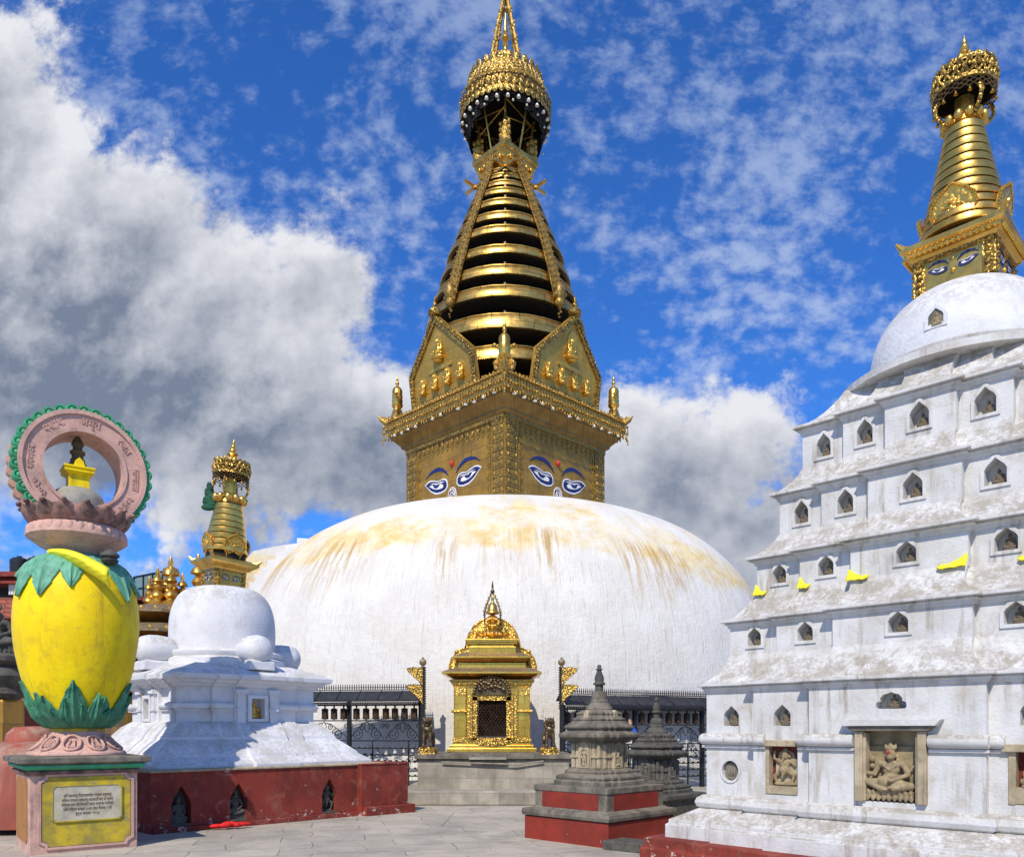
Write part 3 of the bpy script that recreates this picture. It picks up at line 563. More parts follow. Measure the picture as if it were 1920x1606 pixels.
BH = 2.68                                          # half side of the eyed tower
def build_harmika():
    b = MB(); b.sq([(BH, 7.5), (BH, 12.25)]); hk = b.build('eyed_tower', M['gold_plate'], gs, bevel=.03)
    o = MB()
    for k in range(4):          # relief borders beside each corner
        f = side(k, BH)
        for s_ in (-1, 1):
            x0, x1 = sorted((s_ * (BH - .60), s_ * (BH - .02))); o.fbox(f, x0, x1, 8, 12.1, .002, .03)
            x2, x3 = sorted((s_ * (BH - .50), s_ * (BH - .12)))
            for i in range(11):
                z = 8.9 + i * .30; o.fbox(f, x0 + .04, x1 - .04, z, z + .045, .03, .05); o.prism(f, circ(.12, 8, ((x2 + x3) / 2, z + .17), .09), .03, .05)
                for sx_ in (x2, x3): o.ball(f(sx_, z + .17, .03), (.05, .02, .09), 6, 4)
            o.fbox(f, *sorted((s_ * (BH - .72), s_ * (BH - .68))), 8, 11.75, .002, .035)
            for i in range(10): o.prism(f, [(s_ * (BH - .78), 8.3 + i * .36), (s_ * (BH - .90), 8.42 + i * .36), (s_ * (BH - .78), 8.54 + i * .36)], .002, .02)
        for i in range(15):
            x = -1.9 + 3.8 * i / 14; o.prism(f, circ(.10, 10, (x, 11.93), .13), .0, .03); o.ball(f(x, 11.93, .03), (.05, .03, .07), 6, 5)
            o.prism(f, [(x - .12, 11.78), (x, 11.62), (x + .12, 11.78)], .0, .018)
        o.fbox(f, -BH, BH, 12.08, 12.24, .0, .06)
    o.build('relief_border', M['gold_border'], hk, 50)
    for k in (0, 1):
        f = side(k, BH)
        sgn = 1
        for sg in (-1, 1):
            eye_on(hk, f, sg * .28, 10.42, 1.22, sg, radians(9), True, .006)
        nose_on(hk, f, 0, 9.98, .235, .006)
        q = MB(); q.prism(f, circ(.125, 16, (0, 11.12)), .006, .02, mi=0); q.ball(f(0, 11.13, .03), (.09, .09, .10), 12, 8, mi=1); q.build('red_dot', [M['ered'], M['ered']], hk, 50)
build_harmika()

def build_cornice():
    b = MB(); b.sq([(BH + .02, 12.22), (BH + .14, 12.30), (BH + .16, 12.38), (BH + .38, 12.62), (BH + .44, 12.66), (BH + .46, 12.74), (BH + .50, 12.76), (BH + .50, 12.80)])
    co = b.build('cornice', M['soffit'], gs)
    b = MB(); C = BH + .56
    b.sq([(C - .04, 12.82), (C + .02, 12.84), (C + .02, 13.22), (C + .07, 13.24), (C + .07, 13.30), (C - .5, 13.40), (C - .55, 13.44)])
    b.build('cornice_deck', M['gold'], co)
    b = MB()
    for k in range(4):
        f = side(k, C + .03); n = 46
        for i in range(n):
            x = -C + 2 * C * (i + .5) / n; ln = .26 + .10 * abs(sin(i * pi / 4.6)) + random.uniform(0, .05)
            b.fbox(f, x - .055, x + .055, 13.20 - ln * .5, 13.20, .0, .02); b.ball(f(x, 13.14 - ln * .45, .035), (.05, .05, .05), 6, 5); b.ball(f(x + .05, 13.08 - ln, .02), (.035, .03, .07), 6, 5); b.ball(f(x, 13.27, .04), (.05, .05, .045), 6, 4)
        for i in range(34):
            x = -C + .25 + (2 * C - .5) * i / 33; b.ball(f(x, 13.36, -.12), (.05, .04, .12), 6, 5)
    b.build('valance', M['gold_fine'], co, 50)
    bm_ = MB(); bm_.lathe([(.001, .06), (.03, .03), (.075, -.05), (.001, -.07)], 4); me = bm_.mesh('bell', [M['ewhite']])
    for k in (0, 1):
        f = side(k, C + .02)
        for i in range(13):
            if (i * 7 + k * 3) % 10 < 8: inst('bell', me, co, f(-C + .5 + (2 * C - 1) * i / 12 + random.uniform(-.06, .06), 12.74 - random.uniform(0, .06), .0), (0, 0, random.random()))
    for k in range(4):          # upturned makara tips with hanging chains
        R = Matrix.Rotation(pi / 4 + k * pi / 2, 3, 'Z'); d = R @ Vector((1, 0, 0)); D = (C + .05) * sqrt(2)
        q = MB(); q.tube([d * (D - .5) + Vector((0, 0, 13.2)), d * (D - .1) + Vector((0, 0, 13.30)), d * (D + .10) + Vector((0, 0, 13.42)), d * (D + .22) + Vector((0, 0, 13.58))], [.10, .13, .09, .03], 8)
        for i in range(5): q.ball(d * (D - .3 + i * .1) + Vector((0, 0, 13.42 + (.05 * i % .1))), (.07, .07, .09), 6, 5)
        for i in range(9): q.ball(d * (D + .02 + .02 * sin(i)) + Vector((0, 0, 13.15 - i * .085)), .035 if i % 3 else .06, 6, 5)
        q.build('corner_dragon', M['gold_fine'], co, 50)
build_cornice()

def build_gables():
    for k in range(4):
        f0 = side(k, 3.06); tilt = .155
        f = Fr(f0.o, f0.a, (f0.n - Vector((0, 0, tilt))).normalized(), Vector((0, 0, 1)) + f0.n * tilt); f.o = f0.o + Vector((0, 0, 13.36))
        P = [(-1.78, 0), (1.78, 0), (1.74, 1.20), (0, 2.86), (-1.74, 1.20)]; I = [(-1.56, .16), (1.56, .16), (1.52, 1.10), (0, 2.56), (-1.52, 1.10)]
        b = MB(); b.prism(f, P, -.12, 0); gb = b.build('gable', M['gable'], gs)
        b = MB(); b.prism(f, P, .0, .07, [I]); 
        for i in range(5):
            p, q = Vector(P[i]), Vector(P[(i + 1) % 5]); n = int((q - p).length / .13)
            for j in range(n): c = p.lerp(q, (j + .5) / n) * .95 + Vector((0, .05)); b.ball(f(c.x, c.y, .08), (.05, .05, .05), 6, 4)
        b.build('beaded_frame', M['gold_orn'], gb, 50)
        if k in (0, 1):
            up = f.u.normalized(); ang = radians(90) * k
            def fig(s_, t_, h, nm='buddha_figure'):
                o = inst(nm, me_bud_gold, gb, f(s_, t_, .10), (-.15 if False else 0, 0, ang), h)
            fig(0, 1.32, .82); 
            q = MB(); q.ball(f(0, 1.34, .1), (.24, .24, .07), 12, 6); q.ball(f(0, 1.26, .1), (.17, .17, .06), 12, 6); q.prism(f, circ(.24, 18, (0, 1.92), .36), .01, .03); q.fbox(f, -.62, .62, .98, 1.10, .01, .05)
            for s_ in (-1.05, -.37, .33, 1.02): q.ball(f(s_, .42, .1), (.16, .16, .07), 10, 5); q.prism(f, circ(.17, 14, (s_, .76), .26), .01, .03)
            q.build('figure_plinths', M['gold_yorn'], gb, 50)
            for s_ in (-1.05, -.37, .33, 1.02): fig(s_, .44, .55)
        q = MB(); c = f(0, 2.80, .0); q.lathe([(.22, 0), (.24, .02), (.24, .14), (.20, .16), (.15, .24), (.05, .30), (.08, .36), (.06, .42), (.03, .46), (.05, .52), (.01, .66)], 14, c)
        q.build('parasol_finial', M['gold_orn'], gb, 50)
build_gables()
def build_corner_vases():
    D = 4.15
    for k in range(4):
        R = Matrix.Rotation(pi / 4 + k * pi / 2, 3, 'Z'); c = R @ Vector((D, 0, 0)); b = MB()
        b.lathe([(.17, 0), (.19, .05), (.12, .12), (.20, .20), (.22, .28), (.19, .30), (.21, .45), (.19, .47), (.205, .62), (.19, .64), (.20, .80), (.16, .90), (.07, .98), (.04, 1.04), (.075, 1.09), (.06, 1.15), (.03, 1.2), (.05, 1.25), (.01, 1.36)], 18, (c.x, c.y, 13.72))
        b.lathe([(.3, 0), (.26, .12), (.2, .3), (.17, .34)], 10, (c.x, c.y, 13.40)); b.build('corner_vase', M['gold'], gs, 50)
        q = MB(); s_ = R @ Vector((0, 1, 0))
        for sg in (-1, 1):
            pth = [c + s_ * sg * (.25 + .28 * t * cos(t * 5)) + Vector((0, 0, 13.5 + .8 * t)) for t in [i / 12 for i in range(13)]]
            q.tube(pth, [.09 - .05 * i / 12 for i in range(13)], 6); q.ball(pth[-1], .075, 8, 6); q.ball(pth[3], .12, 8, 6)
        q.build('scroll_ornament', M['gold_fine'], gs, 50)
build_corner_vases()

RINGS = [(13.45, 3.02, .44), (14.38, 3.10, .52), (15.36, 3.26, .56), (16.57, 3.02, .45), (17.47, 2.77, .40), (18.38, 2.48, .36), (19.27, 2.22, .32), (19.95, 1.93, .31), (20.62, 1.66, .28), (21.18, 1.44, .25), (21.62, 1.23, .22), (22.02, 1.06, .19), (22.34, .92, .16)]
def ring_r(z):
    T = [(16.6, 3.12), (17.2, 2.95), (18.0, 2.70), (18.7, 2.45), (19.6, 2.16), (20.47, 1.77), (21.18, 1.50), (22.37, .96), (23.0, .90)]
    for (z0, r0), (z1, r1) in zip(T[:-1], T[1:]):
        if z0 <= z <= z1: return r0 + (r1 - r0) * (z - z0) / (z1 - z0)
    return 3.12 if z < 17 else .9
def build_spire():
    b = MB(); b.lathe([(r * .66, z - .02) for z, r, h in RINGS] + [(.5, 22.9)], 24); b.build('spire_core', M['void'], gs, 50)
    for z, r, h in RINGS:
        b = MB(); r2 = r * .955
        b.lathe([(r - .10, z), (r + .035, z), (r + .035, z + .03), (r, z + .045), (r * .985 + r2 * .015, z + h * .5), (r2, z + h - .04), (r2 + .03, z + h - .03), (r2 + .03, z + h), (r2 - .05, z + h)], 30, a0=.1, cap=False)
        b.lathe([(r2 - .05, z + h), (r * .70, z + h + .01)], 30, mi=1, cap=False); b.lathe([(r - .10, z), (r * .70, z)], 30, mi=1, cap=False); b.build('spire_ring', [M['gold_ring'], M['void']], gs, 40)  # ring tops and undersides coloured black as the shade of the gaps
    q = MB()
    for k in range(4):          # little posts between the rings
        for (z, r, h), (z2, r2, h2) in zip(RINGS[:-1], RINGS[1:]):
            a = k * pi / 2 + pi / 4; q = MB(); q.box(((r * .92) * cos(a), (r * .92) * sin(a), z + h + .05), (.07, .07, .14), a); q.build('ring_post', M['bronze'], gs)
    for k in range(4):          # gilded drapes
        for kk in (0,):
            a = k * pi / 2 - pi / 2 + (radians(7) if k == 0 else radians(-7) if k == 1 else 0)
            u = Vector((cos(a), sin(a), 0)); s_ = Vector((-sin(a), cos(a), 0)); rows = []
            for i in range(30):
                t = i / 29; z = 23.0 - (23.0 - 16.9) * t; r = ring_r(z) + .03; wd = .15 + .10 * t
                rows.append([u * r - s_ * wd + Vector((0, 0, z)), u * (r + .05) - s_ * wd + Vector((0, 0, z + .03)), u * (r + .05) + s_ * wd + Vector((0, 0, z + .03)), u * r + s_ * wd + Vector((0, 0, z))])
            b = MB(); b.loft(rows)
            for i in range(26):
                t = i / 25; z = 22.9 - 5.9 * t; r = ring_r(z) + .08; b.ball(u * r + Vector((0, 0, z)), (.045 + .035 * t, .045 + .035 * t, .06 + .06 * t), 6, 5)
                for sg in (-1, 1): b.ball(u * r + s_ * sg * (.13 + .1 * t) + Vector((0, 0, z + .1)), .028 + .015 * t, 6, 4)
            e = u * 3.14 + Vector((0, 0, 16.95)); b.ball(e, (.22, .22, .34), 12, 8); b.ball(e + Vector((0, 0, -.34)), (.18, .18, .2), 10, 6)
            for i in range(7): b.ball(e + s_ * (.24 * cos(i * .9)) + Vector((0, 0, .3 * sin(i * .9))), .09, 6, 5)
            for i in range(4): b.ball(e + Vector((0, 0, -.55 - i * .1)) + s_ * (.05 * sin(i * 2)), .06 - i * .008, 6, 5)
            b.build('gilt_drape', M['gold_border'], gs, 50)
build_spire()
def build_top():
    b = MB(); b.sq([(.62, 22.6), (.70, 22.75), (.76, 22.82), (.80, 22.95), (.84, 23.0), (.84, 23.12), (.90, 23.14), (.90, 23.32), (.3, 23.36)], rz=0); pf = b.build('top_platform', M['gold'], gs, bevel=.01)
    b = MB()
    for k in range(4):
        f = side(k, .80)
        for s_ in (-.55, -.3, 0, .3, .55): b.ball(f(s_, 22.84, .03), .09, 8, 6)
        b.fbox(f, -1.35, 1.35, 22.30, 22.40, -.02, .06)
        b.fbox(f, -.06, .06, 22.2, 22.9, .0, .08)
    b.build('bracket', M['gold'], pf, 50)
    for k in range(4):          # deities on the platform corners
        R = Matrix.Rotation(-pi / 4 + k * pi / 2, 3, 'Z'); c = R @ Vector((1.02, 0, 0)); q = MB()
        q.lathe([(.20, 0), (.24, .1), (.16, .25), (.22, .38), (.19, .52), (.10, .62), (.15, .74), (.09, .86), (.06, .95), (.03, 1.3), (.01, 1.45)], 12, (c.x, c.y, 23.3))
        for i in range(10): a = i * 2.1; q.ball((c.x + .17 * cos(a), c.y + .17 * sin(a), 23.4 + i * .07), (.08, .08, .09), 6, 5)
        q.build('corner_idol', M['gold_fine'], pf, 50)
    b = MB(); b.lathe([(.45, 23.3), (.34, 23.6), (.26, 24.2), (.22, 25.4)], 12); b.build('mast', M['void'], gs, 50)
    b = MB()
    for k in range(8):
        a = k * pi / 4; b.tube([(.72 * cos(a), .72 * sin(a), 23.32), (1.32 * cos(a), 1.32 * sin(a), 25.5)], .038, 6)
    for k in range(4):
        a = k * pi / 2 + pi / 4; a2 = a + pi / 2
        b.tube([(1.0 * cos(a), 1.0 * sin(a), 24.3), (1.0 * cos(a2), 1.0 * sin(a2), 24.7)], .022, 5); b.tube([(1.15 * cos(a), 1.15 * sin(a), 24.9), (1.15 * cos(a2), 1.15 * sin(a2), 24.5)], .022, 5)
    b.build('canopy_strut', M['gold'], gs)
    # the great parasol
    b = MB(); Z = 24.82
    b.lathe([(1.66, Z), (1.72, Z + .02), (1.70, Z + .50), (1.66, Z + .62), (1.60, Z + .62)], 48, mi=0, cap=False)
    b.lathe([(1.60, Z + .60), (1.56, Z + .72), (1.50, Z + 1.05), (1.40, Z + 1.38), (1.36, Z + 1.38)], 48, mi=0, cap=False)
    b.lathe([(1.74, Z + .60), (1.76, Z + .64), (1.70, Z + .68)], 48, mi=1, cap=False)
    b.lathe([(1.38, Z + 1.35), (1.1, Z + 1.62), (.7, Z + 1.85), (.3, Z + 1.98), (.001, Z + 2.0)], 40, mi=1, cap=False)
    b.lathe([(1.655, Z + .01), (1.60, Z + .04), (1.55, Z + .7), (.001, Z + 1.2)], 48, mi=2, cap=False)  # inner face coloured black for the shade inside the parasol
    can = b.build('great_parasol', [M['gold_orn'], M['gold'], M['void']], gs, 50)
    b = MB()
    n = 44
    for i in range(n):
        a = 2 * pi * i / n; RZ = Matrix.Rotation(a, 3, 'Z'); a2 = a + pi / n; RZ2 = Matrix.Rotation(a2, 3, 'Z')
        P_ = lambda r_, z_, A=a: (r_ * cos(A), r_ * sin(A), Z + z_)
        b.ball(P_(1.72, .00), (.03, .115, .14), 8, 5, R=RZ); b.ball(P_(1.725, .30), (.035, .07, .13), 8, 5, R=RZ)
        b.tube([P_(1.73, .14), P_(1.735, .30, a2), P_(1.73, .46)], .018, 4); b.tube([P_(1.73, .14, a2), P_(1.735, .30), P_(1.73, .46, a2)], .018, 4)
        b.ball(P_(1.74, .56, a2), (.04, .05, .05), 6, 4, R=RZ2); b.tube([P_(1.60, .72), P_(1.50, 1.0, a2), P_(1.42, 1.30)], .022, 4); b.tube([P_(1.60, .72, a2), P_(1.50, 1.0), P_(1.42, 1.30, a2)], .022, 4)
    for i in range(28):
        a = 2 * pi * i / 28; RZ = Matrix.Rotation(a, 3, 'Z'); b.ball((1.40 * cos(a), 1.40 * sin(a), Z + 1.44), (.045, .14, .19), 8, 6, R=RZ); b.ball((1.44 * cos(a), 1.44 * sin(a), Z + 1.44), (.03, .05, .07), 6, 4, R=RZ)
    b.build('parasol_fringe', M['gold_orn'], can, 50)
    b = MB()
    for i in range(80):         # dark netting, longest at the back and sides
        a = 2 * pi * i / 80; fr_ = (1 + cos(a + pi / 4)) / 2; ln = .10 + 1.0 * (1 - fr_) ** .55 + random.uniform(0, .14)
        for j in range(int(ln / .085)):
            z = Z - .1 - j * .085; rr = 1.60 - .025 * j
            if (i * 3 + j * 2) % 7: b.box((rr * cos(a), rr * sin(a), z), (.02, .14 if (i + j) % 2 else .11, .088), a)
    b.build('parasol_net', M['void'], can)
    bm_ = MB(); bm_.lathe([(.001, .06), (.04, .04), (.075, -.05), (.001, -.07)], 8); me = bm_.mesh('bell', [M['ewhite']], 50)
    for i in range(26): a = 2 * pi * i / 26; inst('bell', me, can, (1.66 * cos(a), 1.66 * sin(a), Z - .22))
    for i in range(18): a = 2 * pi * i / 18 + .1; inst('bell', me, can, (1.56 * cos(a), 1.56 * sin(a), Z - .3 - .7 * (1 - (1 + cos(a + pi / 4)) / 2)), sc=.6)
    b = MB(); Z2 = Z + 1.9
    b.lathe([(.5, -.5), (.22, 0), (.40, .06), (.44, .14), (.30, .20), (.20, .24), (.38, .34), (.42, .48), (.32, .66), (.12, .78), (.09, .86), (.07, 1.0), (.13, 1.08), (.05, 1.12), (.03, 1.2), (.16, 1.3), (.14, 1.42), (.06, 1.5), (.10, 1.6), (.05, 1.75), (.07, 1.9), (.03, 2.1), (.015, 2.3)], 20, (0, 0, Z2))
    for i in range(14): a = 2 * pi * i / 14; b.ball((.36 * cos(a), .36 * sin(a), Z2 + .12), .07, 6, 5)
    b.build('pinnacle', M['gold'], gs, 50)
    b = MB()
    for k in range(4):
        a = k * pi / 2; pth = []
        for i in range(17):
            t = i / 16; r = .82 * (1 - t) ** .9 + .03; pth.append(Vector((r * cos(a), r * sin(a), Z + 1.55 + 3.35 * t)))
        b.tube(pth, .07, 6)
        for i, p in enumerate(pth): b.ball(p + Vector((.03 * cos(i * 2), .03 * sin(i * 2), 0)), .085, 6, 5)
    for i in range(9): b.ball((.10 * cos(i * 2.2), .10 * sin(i * 2.2), Z + 4.3 + i * .1), .09, 6, 5)
    b.lathe([(.10, 0), (.16, .1), (.12, .25), (.05, .4), (.01, .9)], 10, (0, 0, Z + 4.8)); b.build('garland_chain', M['gold_fine'], gs, 50)
build_top()

# ================================================================== GILT SHRINE IN FRONT OF THE DOME
SX, SY = -.46, 18.9
def build_shrine_platform():
    pl = thing('stone_platform', 'worn pale stone platform carrying the gold shrine and two lions', 'platform', (-.52, 18.4, 0))
    b = MB(); b.box((.12, .0, .52), (3.28, 2.2, .86)); b.build('platform_body', M['plinth'], pl, bevel=.02)
    b = MB(); b.box((.12, .0, .99), (3.42, 2.34, .10)); b.box((.12, 0, .915), (3.34, 2.26, .05)); b.box((.12, -.15, 1.045), (2.0, 1.95, .03)); b.build('platform_coping', M['stone'], pl, bevel=.02)
    b = MB(); b.box((.3, -.35, .15), (4.3, 2.9, .30)); b.build('lower_step', M['plinth'], pl, bevel=.03)
    b = MB(); b.tube([(-1.0, -1.17, .88), (.6, -1.19, .83), (1.2, -1.17, .90)], .018, 6); b.box((.0, -1.2, .96), (.8, .10, .05)); b.build('pipe', M['plinth'], pl)
build_shrine_platform()
sh = thing('gilt_shrine', 'ornate gold shrine with two roofs, halo back plate and tall pinnacle', 'shrine', (SX, SY, 1.06))
def build_shrine():
    b = MB(); b.box((0, 0, .05), (2.05, 1.35, .10)); b.box((0, 0, .14), (1.92, 1.25, .08)); b.box((0, 0, .215), (1.82, 1.18, .07)); b.build('base', M['gold_yel'], sh, bevel=.01)
    fr = Fr((0, -.52, 0), (1, 0, 0), (0, -1, 0))
    b = MB(); b.prism(fr, [(-.86, .25), (.86, .25), (.86, 1.72), (-.86, 1.72)], -1.05, 0, [[(-.33, .34), (.33, .34), (.33, 1.28), (-.33, 1.28)]]); body = b.build('body', M['gold_yel'], sh)
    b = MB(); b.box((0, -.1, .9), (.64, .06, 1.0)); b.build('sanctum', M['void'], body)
    for s_ in (-1, 1):
        b = MB(); b.fbox(fr, *sorted((s_ * .60, s_ * .86)), .25, 1.62, 0, .06, mi=1); b.fbox(fr, *sorted((s_ * .58, s_ * .92)), .98, 1.05, 0, .11); b.fbox(fr, *sorted((s_ * .58, s_ * .9)), .26, .36, 0, .09); b.fbox(fr, *sorted((s_ * .61, s_ * .85)), 1.42, 1.60, .06, .075)
        b.fbox(fr, *sorted((s_ * .50, s_ * .56)), .26, 1.45, 0, .09); b.tube([fr(s_ * .47, .3, .1), fr(s_ * .47, 1.45, .1)], .035, 8); b.ball(fr(s_ * .47, .36, .1), .06, 8, 6); b.ball(fr(s_ * .47, 1.1, .1), .05, 8, 6)
        for x_ in (.60, .86): b.tube([fr(s_ * x_, .3, .065), fr(s_ * x_, 1.6, .065)], .016, 6)
        b.tube([fr(s_ * .58, 1.015, .11), fr(s_ * .93, 1.015, .11)], .035, 8)
        b.build('pilaster', [M['gold_yorn'], M['gold_yel']], body, 50)
    b = MB()
    for s0, s1, t0, t1 in ((-.46, -.33, .30, 1.38), (.33, .46, .30, 1.38), (-.50, .50, 1.28, 1.40), (-.46, .46, .28, .36)): b.fbox(fr, s0, s1, t0, t1, .0, .10)
    b.prism(fr, [(-.42, .28), (-.3, .20), (0, .14), (.3, .20), (.42, .28)], .08, .14); b.build('door_frame', M['gold_fine'], body, bevel=.005)
    b = MB()
    for i in range(-6, 13):     # diamond mesh curtain
        for sg in (1, -1):
            x0 = -.33 + i * .075; pts = []
            for z in [.36 + .046 * j for j in range(21)]:
                x = x0 + sg * (z - .36) * .72 + (0 if sg == 1 else .3)
                if -.32 < x < .32: pts.append(fr(x, z, .02))
            if len(pts) > 1: b.tube(pts, .009, 4)
    for i in range(9):
        for j in range(13):
            b.ball(fr(-.29 + .072 * i + .036 * (j % 2), .40 + .068 * j, .025), .013, 5, 4)
    b.build('chain_curtain', M['wheel'], body)
    b = MB(); pts = [(.44 * cos(a) * 1.0, 1.42 + .46 * sin(a) + (.1 if abs(a - pi / 2) < .12 else 0)) for a in [pi * i / 20 for i in range(21)]]
    b.prism(fr, pts, .06, .13)
    for i in range(19): a = pi * (i + .5) / 19; b.ball(fr(.41 * cos(a), 1.43 + .44 * sin(a), .14), .038, 6, 5)
    for i in range(26): a = i * 2.4; q = .05 + .26 * sqrt(i / 26); b.ball(fr(q * cos(a), 1.60 + abs(q * sin(a)) * .9 - .06, .14), .042, 6, 5)
    b.ball(fr(0, 1.62, .16), .07, 10, 6); b.ball(fr(-.27, 1.55, .15), .06, 8, 6); b.ball(fr(.27, 1.55, .15), .06, 8, 6); b.ball(fr(0, 1.95, .12), (.05, .04, .10), 8, 6)
    b.build('torana', M['bronze'], body, 50)
    # first roof
    def roof(hw, hd, z, ov, nm, mt):
        b = MB()
        def row(e, zz): return [(x * (hw + e), y * (hd + e) + .0, zz) for x, y in ((-1, -1), (1, -1), (1, 1), (-1, 1))]
        b.loft([row(-ov, z - .16), row(-ov + .04, z - .15), row(-ov * .35, z - .08), row(-.04, z - .03)], mi=0); b.loft([row(.0, z - .04), row(.025, z - .03), row(.02, z + .01), row(-.22, z + .12), row(-.42, z + .17)], mi=1)
        b.loft([row(.01, z - .045), row(.035, z - .035), row(.035, z + .0), row(.01, z + .012)], mi=2)
        return b.build(nm, [M['copper'], M['gold_brn'], M['gold_yel']], sh)
    b = MB(); b.box((0, 0, 1.72), (1.86, 1.2, .06)); b.box((0, 0, 1.78), (1.94, 1.26, .05)); b.box((0, 0, 1.66), (1.78, 1.1, .07))
    for i in range(40): b.box((-.93 + i * .0477, -.60, 1.745), (.025, .05, .03))
    b.build('frieze', M['gold_yorn'], sh, bevel=.006)
    roof(1.10, .76, 1.98, .26, 'lower_roof', None)
    b = MB(); b.box((0, 0, 2.17), (1.56, .95, .12)); b.build('upper_neck', M['gold_yel'], sh)
    roof(.86, .58, 2.38, .18, 'upper_roof', None)
    b = MB(); b.box((0, -.02, 2.54), (1.10, .72, .22)); b.box((0, -.02, 2.68), (1.0, .66, .06)); b.box((0, -.02, 2.74), (1.16, .74, .05)); b.box((0, -.02, 2.80), (1.24, .80, .07)); b.build('attic', M['gold_yel'], sh, bevel=.008)
    # halo plate
    bf = Fr((0, .30, 0), (1, 0, 0), (0, -1, 0)); q = []
    pts = [(-1.02, 1.90)] + [(-.62 + .42 * cos(a), 2.42 + .42 * sin(a)) for a in [pi - .1 - (pi * .62) * i / 10 for i in range(11)]]
    pts = [(-1.03, 1.95), (-1.04, 2.2), (-.99, 2.4), (-.88, 2.56), (-.74, 2.66), (-.66, 2.68), (-.63, 2.85), (-.57, 3.05), (-.46, 3.24), (-.30, 3.38), (-.12, 3.45), (0, 3.46)]; pts = pts + [(-x, y) for x, y in reversed(pts[:-1])]
    b = MB(); b.prism(bf, pts, -.04, .02); pl = b.build('halo_plate', M['gold_yorn'], sh)
    b = MB(); b.tube([bf(x, y, .02) for x, y in pts], .028, 6)
    for s_ in (-1, 1):
        for i in range(9):
            a = i * 2.4; b.ball(bf(s_ * (.80 + .06 * cos(a)), 2.30 + i * .035, .04), (.07, .05, .06), 7, 5)
            b.ball(bf(s_ * (.47 + .05 * cos(a * 1.7)), 2.85 + i * .03, .04), (.06, .05, .07), 7, 5)
        b.tube([bf(s_ * .27, 2.84, .05), bf(s_ * .27, 3.0, .05)], .02, 6); b.ball(bf(s_ * .27, 3.10, .06), (.11, .035, .11), 14, 8); b.ball(bf(s_ * .27, 3.10, .09), (.06, .035, .06), 12, 6)
    b.build('halo_relief', M['gold_yorn'], pl, 50)
    b = MB(); b.lathe([(.16, 0), (.15, .03), (.07, .08), (.10, .13), (.19, .20), (.20, .28), (.13, .34), (.09, .40), (.13, .47), (.14, .54), (.08, .60), (.12, .68), (.15, .76), (.10, .84), (.04, .88), (.17, .93), (.17, .98), (.13, 1.02), (.12, 1.1), (.10, 1.22), (.045, 1.30), (.03, 1.38), (.045, 1.42), (.02, 1.50), (.01, 1.62)], 18, (0, -.02, 2.83))
    for i in range(12): a = 2 * pi * i / 12; b.ball((.19 * cos(a), -.02 + .19 * sin(a), 3.07), (.04, .04, .06), 6, 5)
    for i in range(16): a = i * 2.4; b.ball((.15 * cos(a), -.14, 3.45 + .12 * sin(a)), .04, 6, 5)
    b.build('pinnacle', M['gold'], sh, 50)
    b = MB()
    for k in range(4):
        a = k * pi / 2 + pi / 4; pth = []
        for i in range(15): t = i / 14; r = (.27 * (1 - t ** 1.6) + .02) * (1.0 if t > .2 else .9 + .5 * t); pth.append(Vector((r * cos(a), -.02 + r * sin(a), 3.62 + .86 * t)))
        b.tube(pth, .014, 5)
        for i, p in enumerate(pth): b.ball(p + Vector((.01 * (-1) ** i, 0, 0)), .024, 6, 4)
        b.tube([pth[0], pth[0] - Vector((0, 0, .16))], .008, 4); b.ball(pth[0] - Vector((0, 0, .18)), (.02, .02, .04), 6, 4)
    b.lathe([(.03, 0), (.055, .04), (.04, .1), (.015, .16), (.03, .2), (.005, .42)], 10, (0, -.02, 4.45)); b.build('garland_chain', M['bronze'], sh, 50)
build_shrine()
sh.scale = (1, 1, .92)
for o in sh.children:
    if o.name.startswith(('pinnacle', 'garland_chain')): o.scale = (1, 1, .76); o.location = (0, 0, 2.80 * .24)
for i, (x, lab) in enumerate(((-1.86, 'bronze guardian lion left of the gold shrine'), (1.0 - .18, 'bronze guardian lion right of the gold shrine'))):
    t_ = thing('guardian_lion', lab, 'lion statue', (x, 17.75, 1.04), radians(6 if i else -4), 'bronze lions flanking the gold shrine')
    inst('lion_body', me_lion, t_, (0, 0, .14), sc=.66)
    b = MB(); b.box((0, -.02, .05), (.36, .46, .10)); b.box((0, -.02, .12), (.32, .42, .05))
    for j in range(8): a = 2 * pi * j / 8; b.ball((.15 * cos(a), -.02 + .2 * sin(a), .09), (.06, .06, .05), 6, 5)
    b.build('lotus_base', M['gold_fine'], t_, 50)
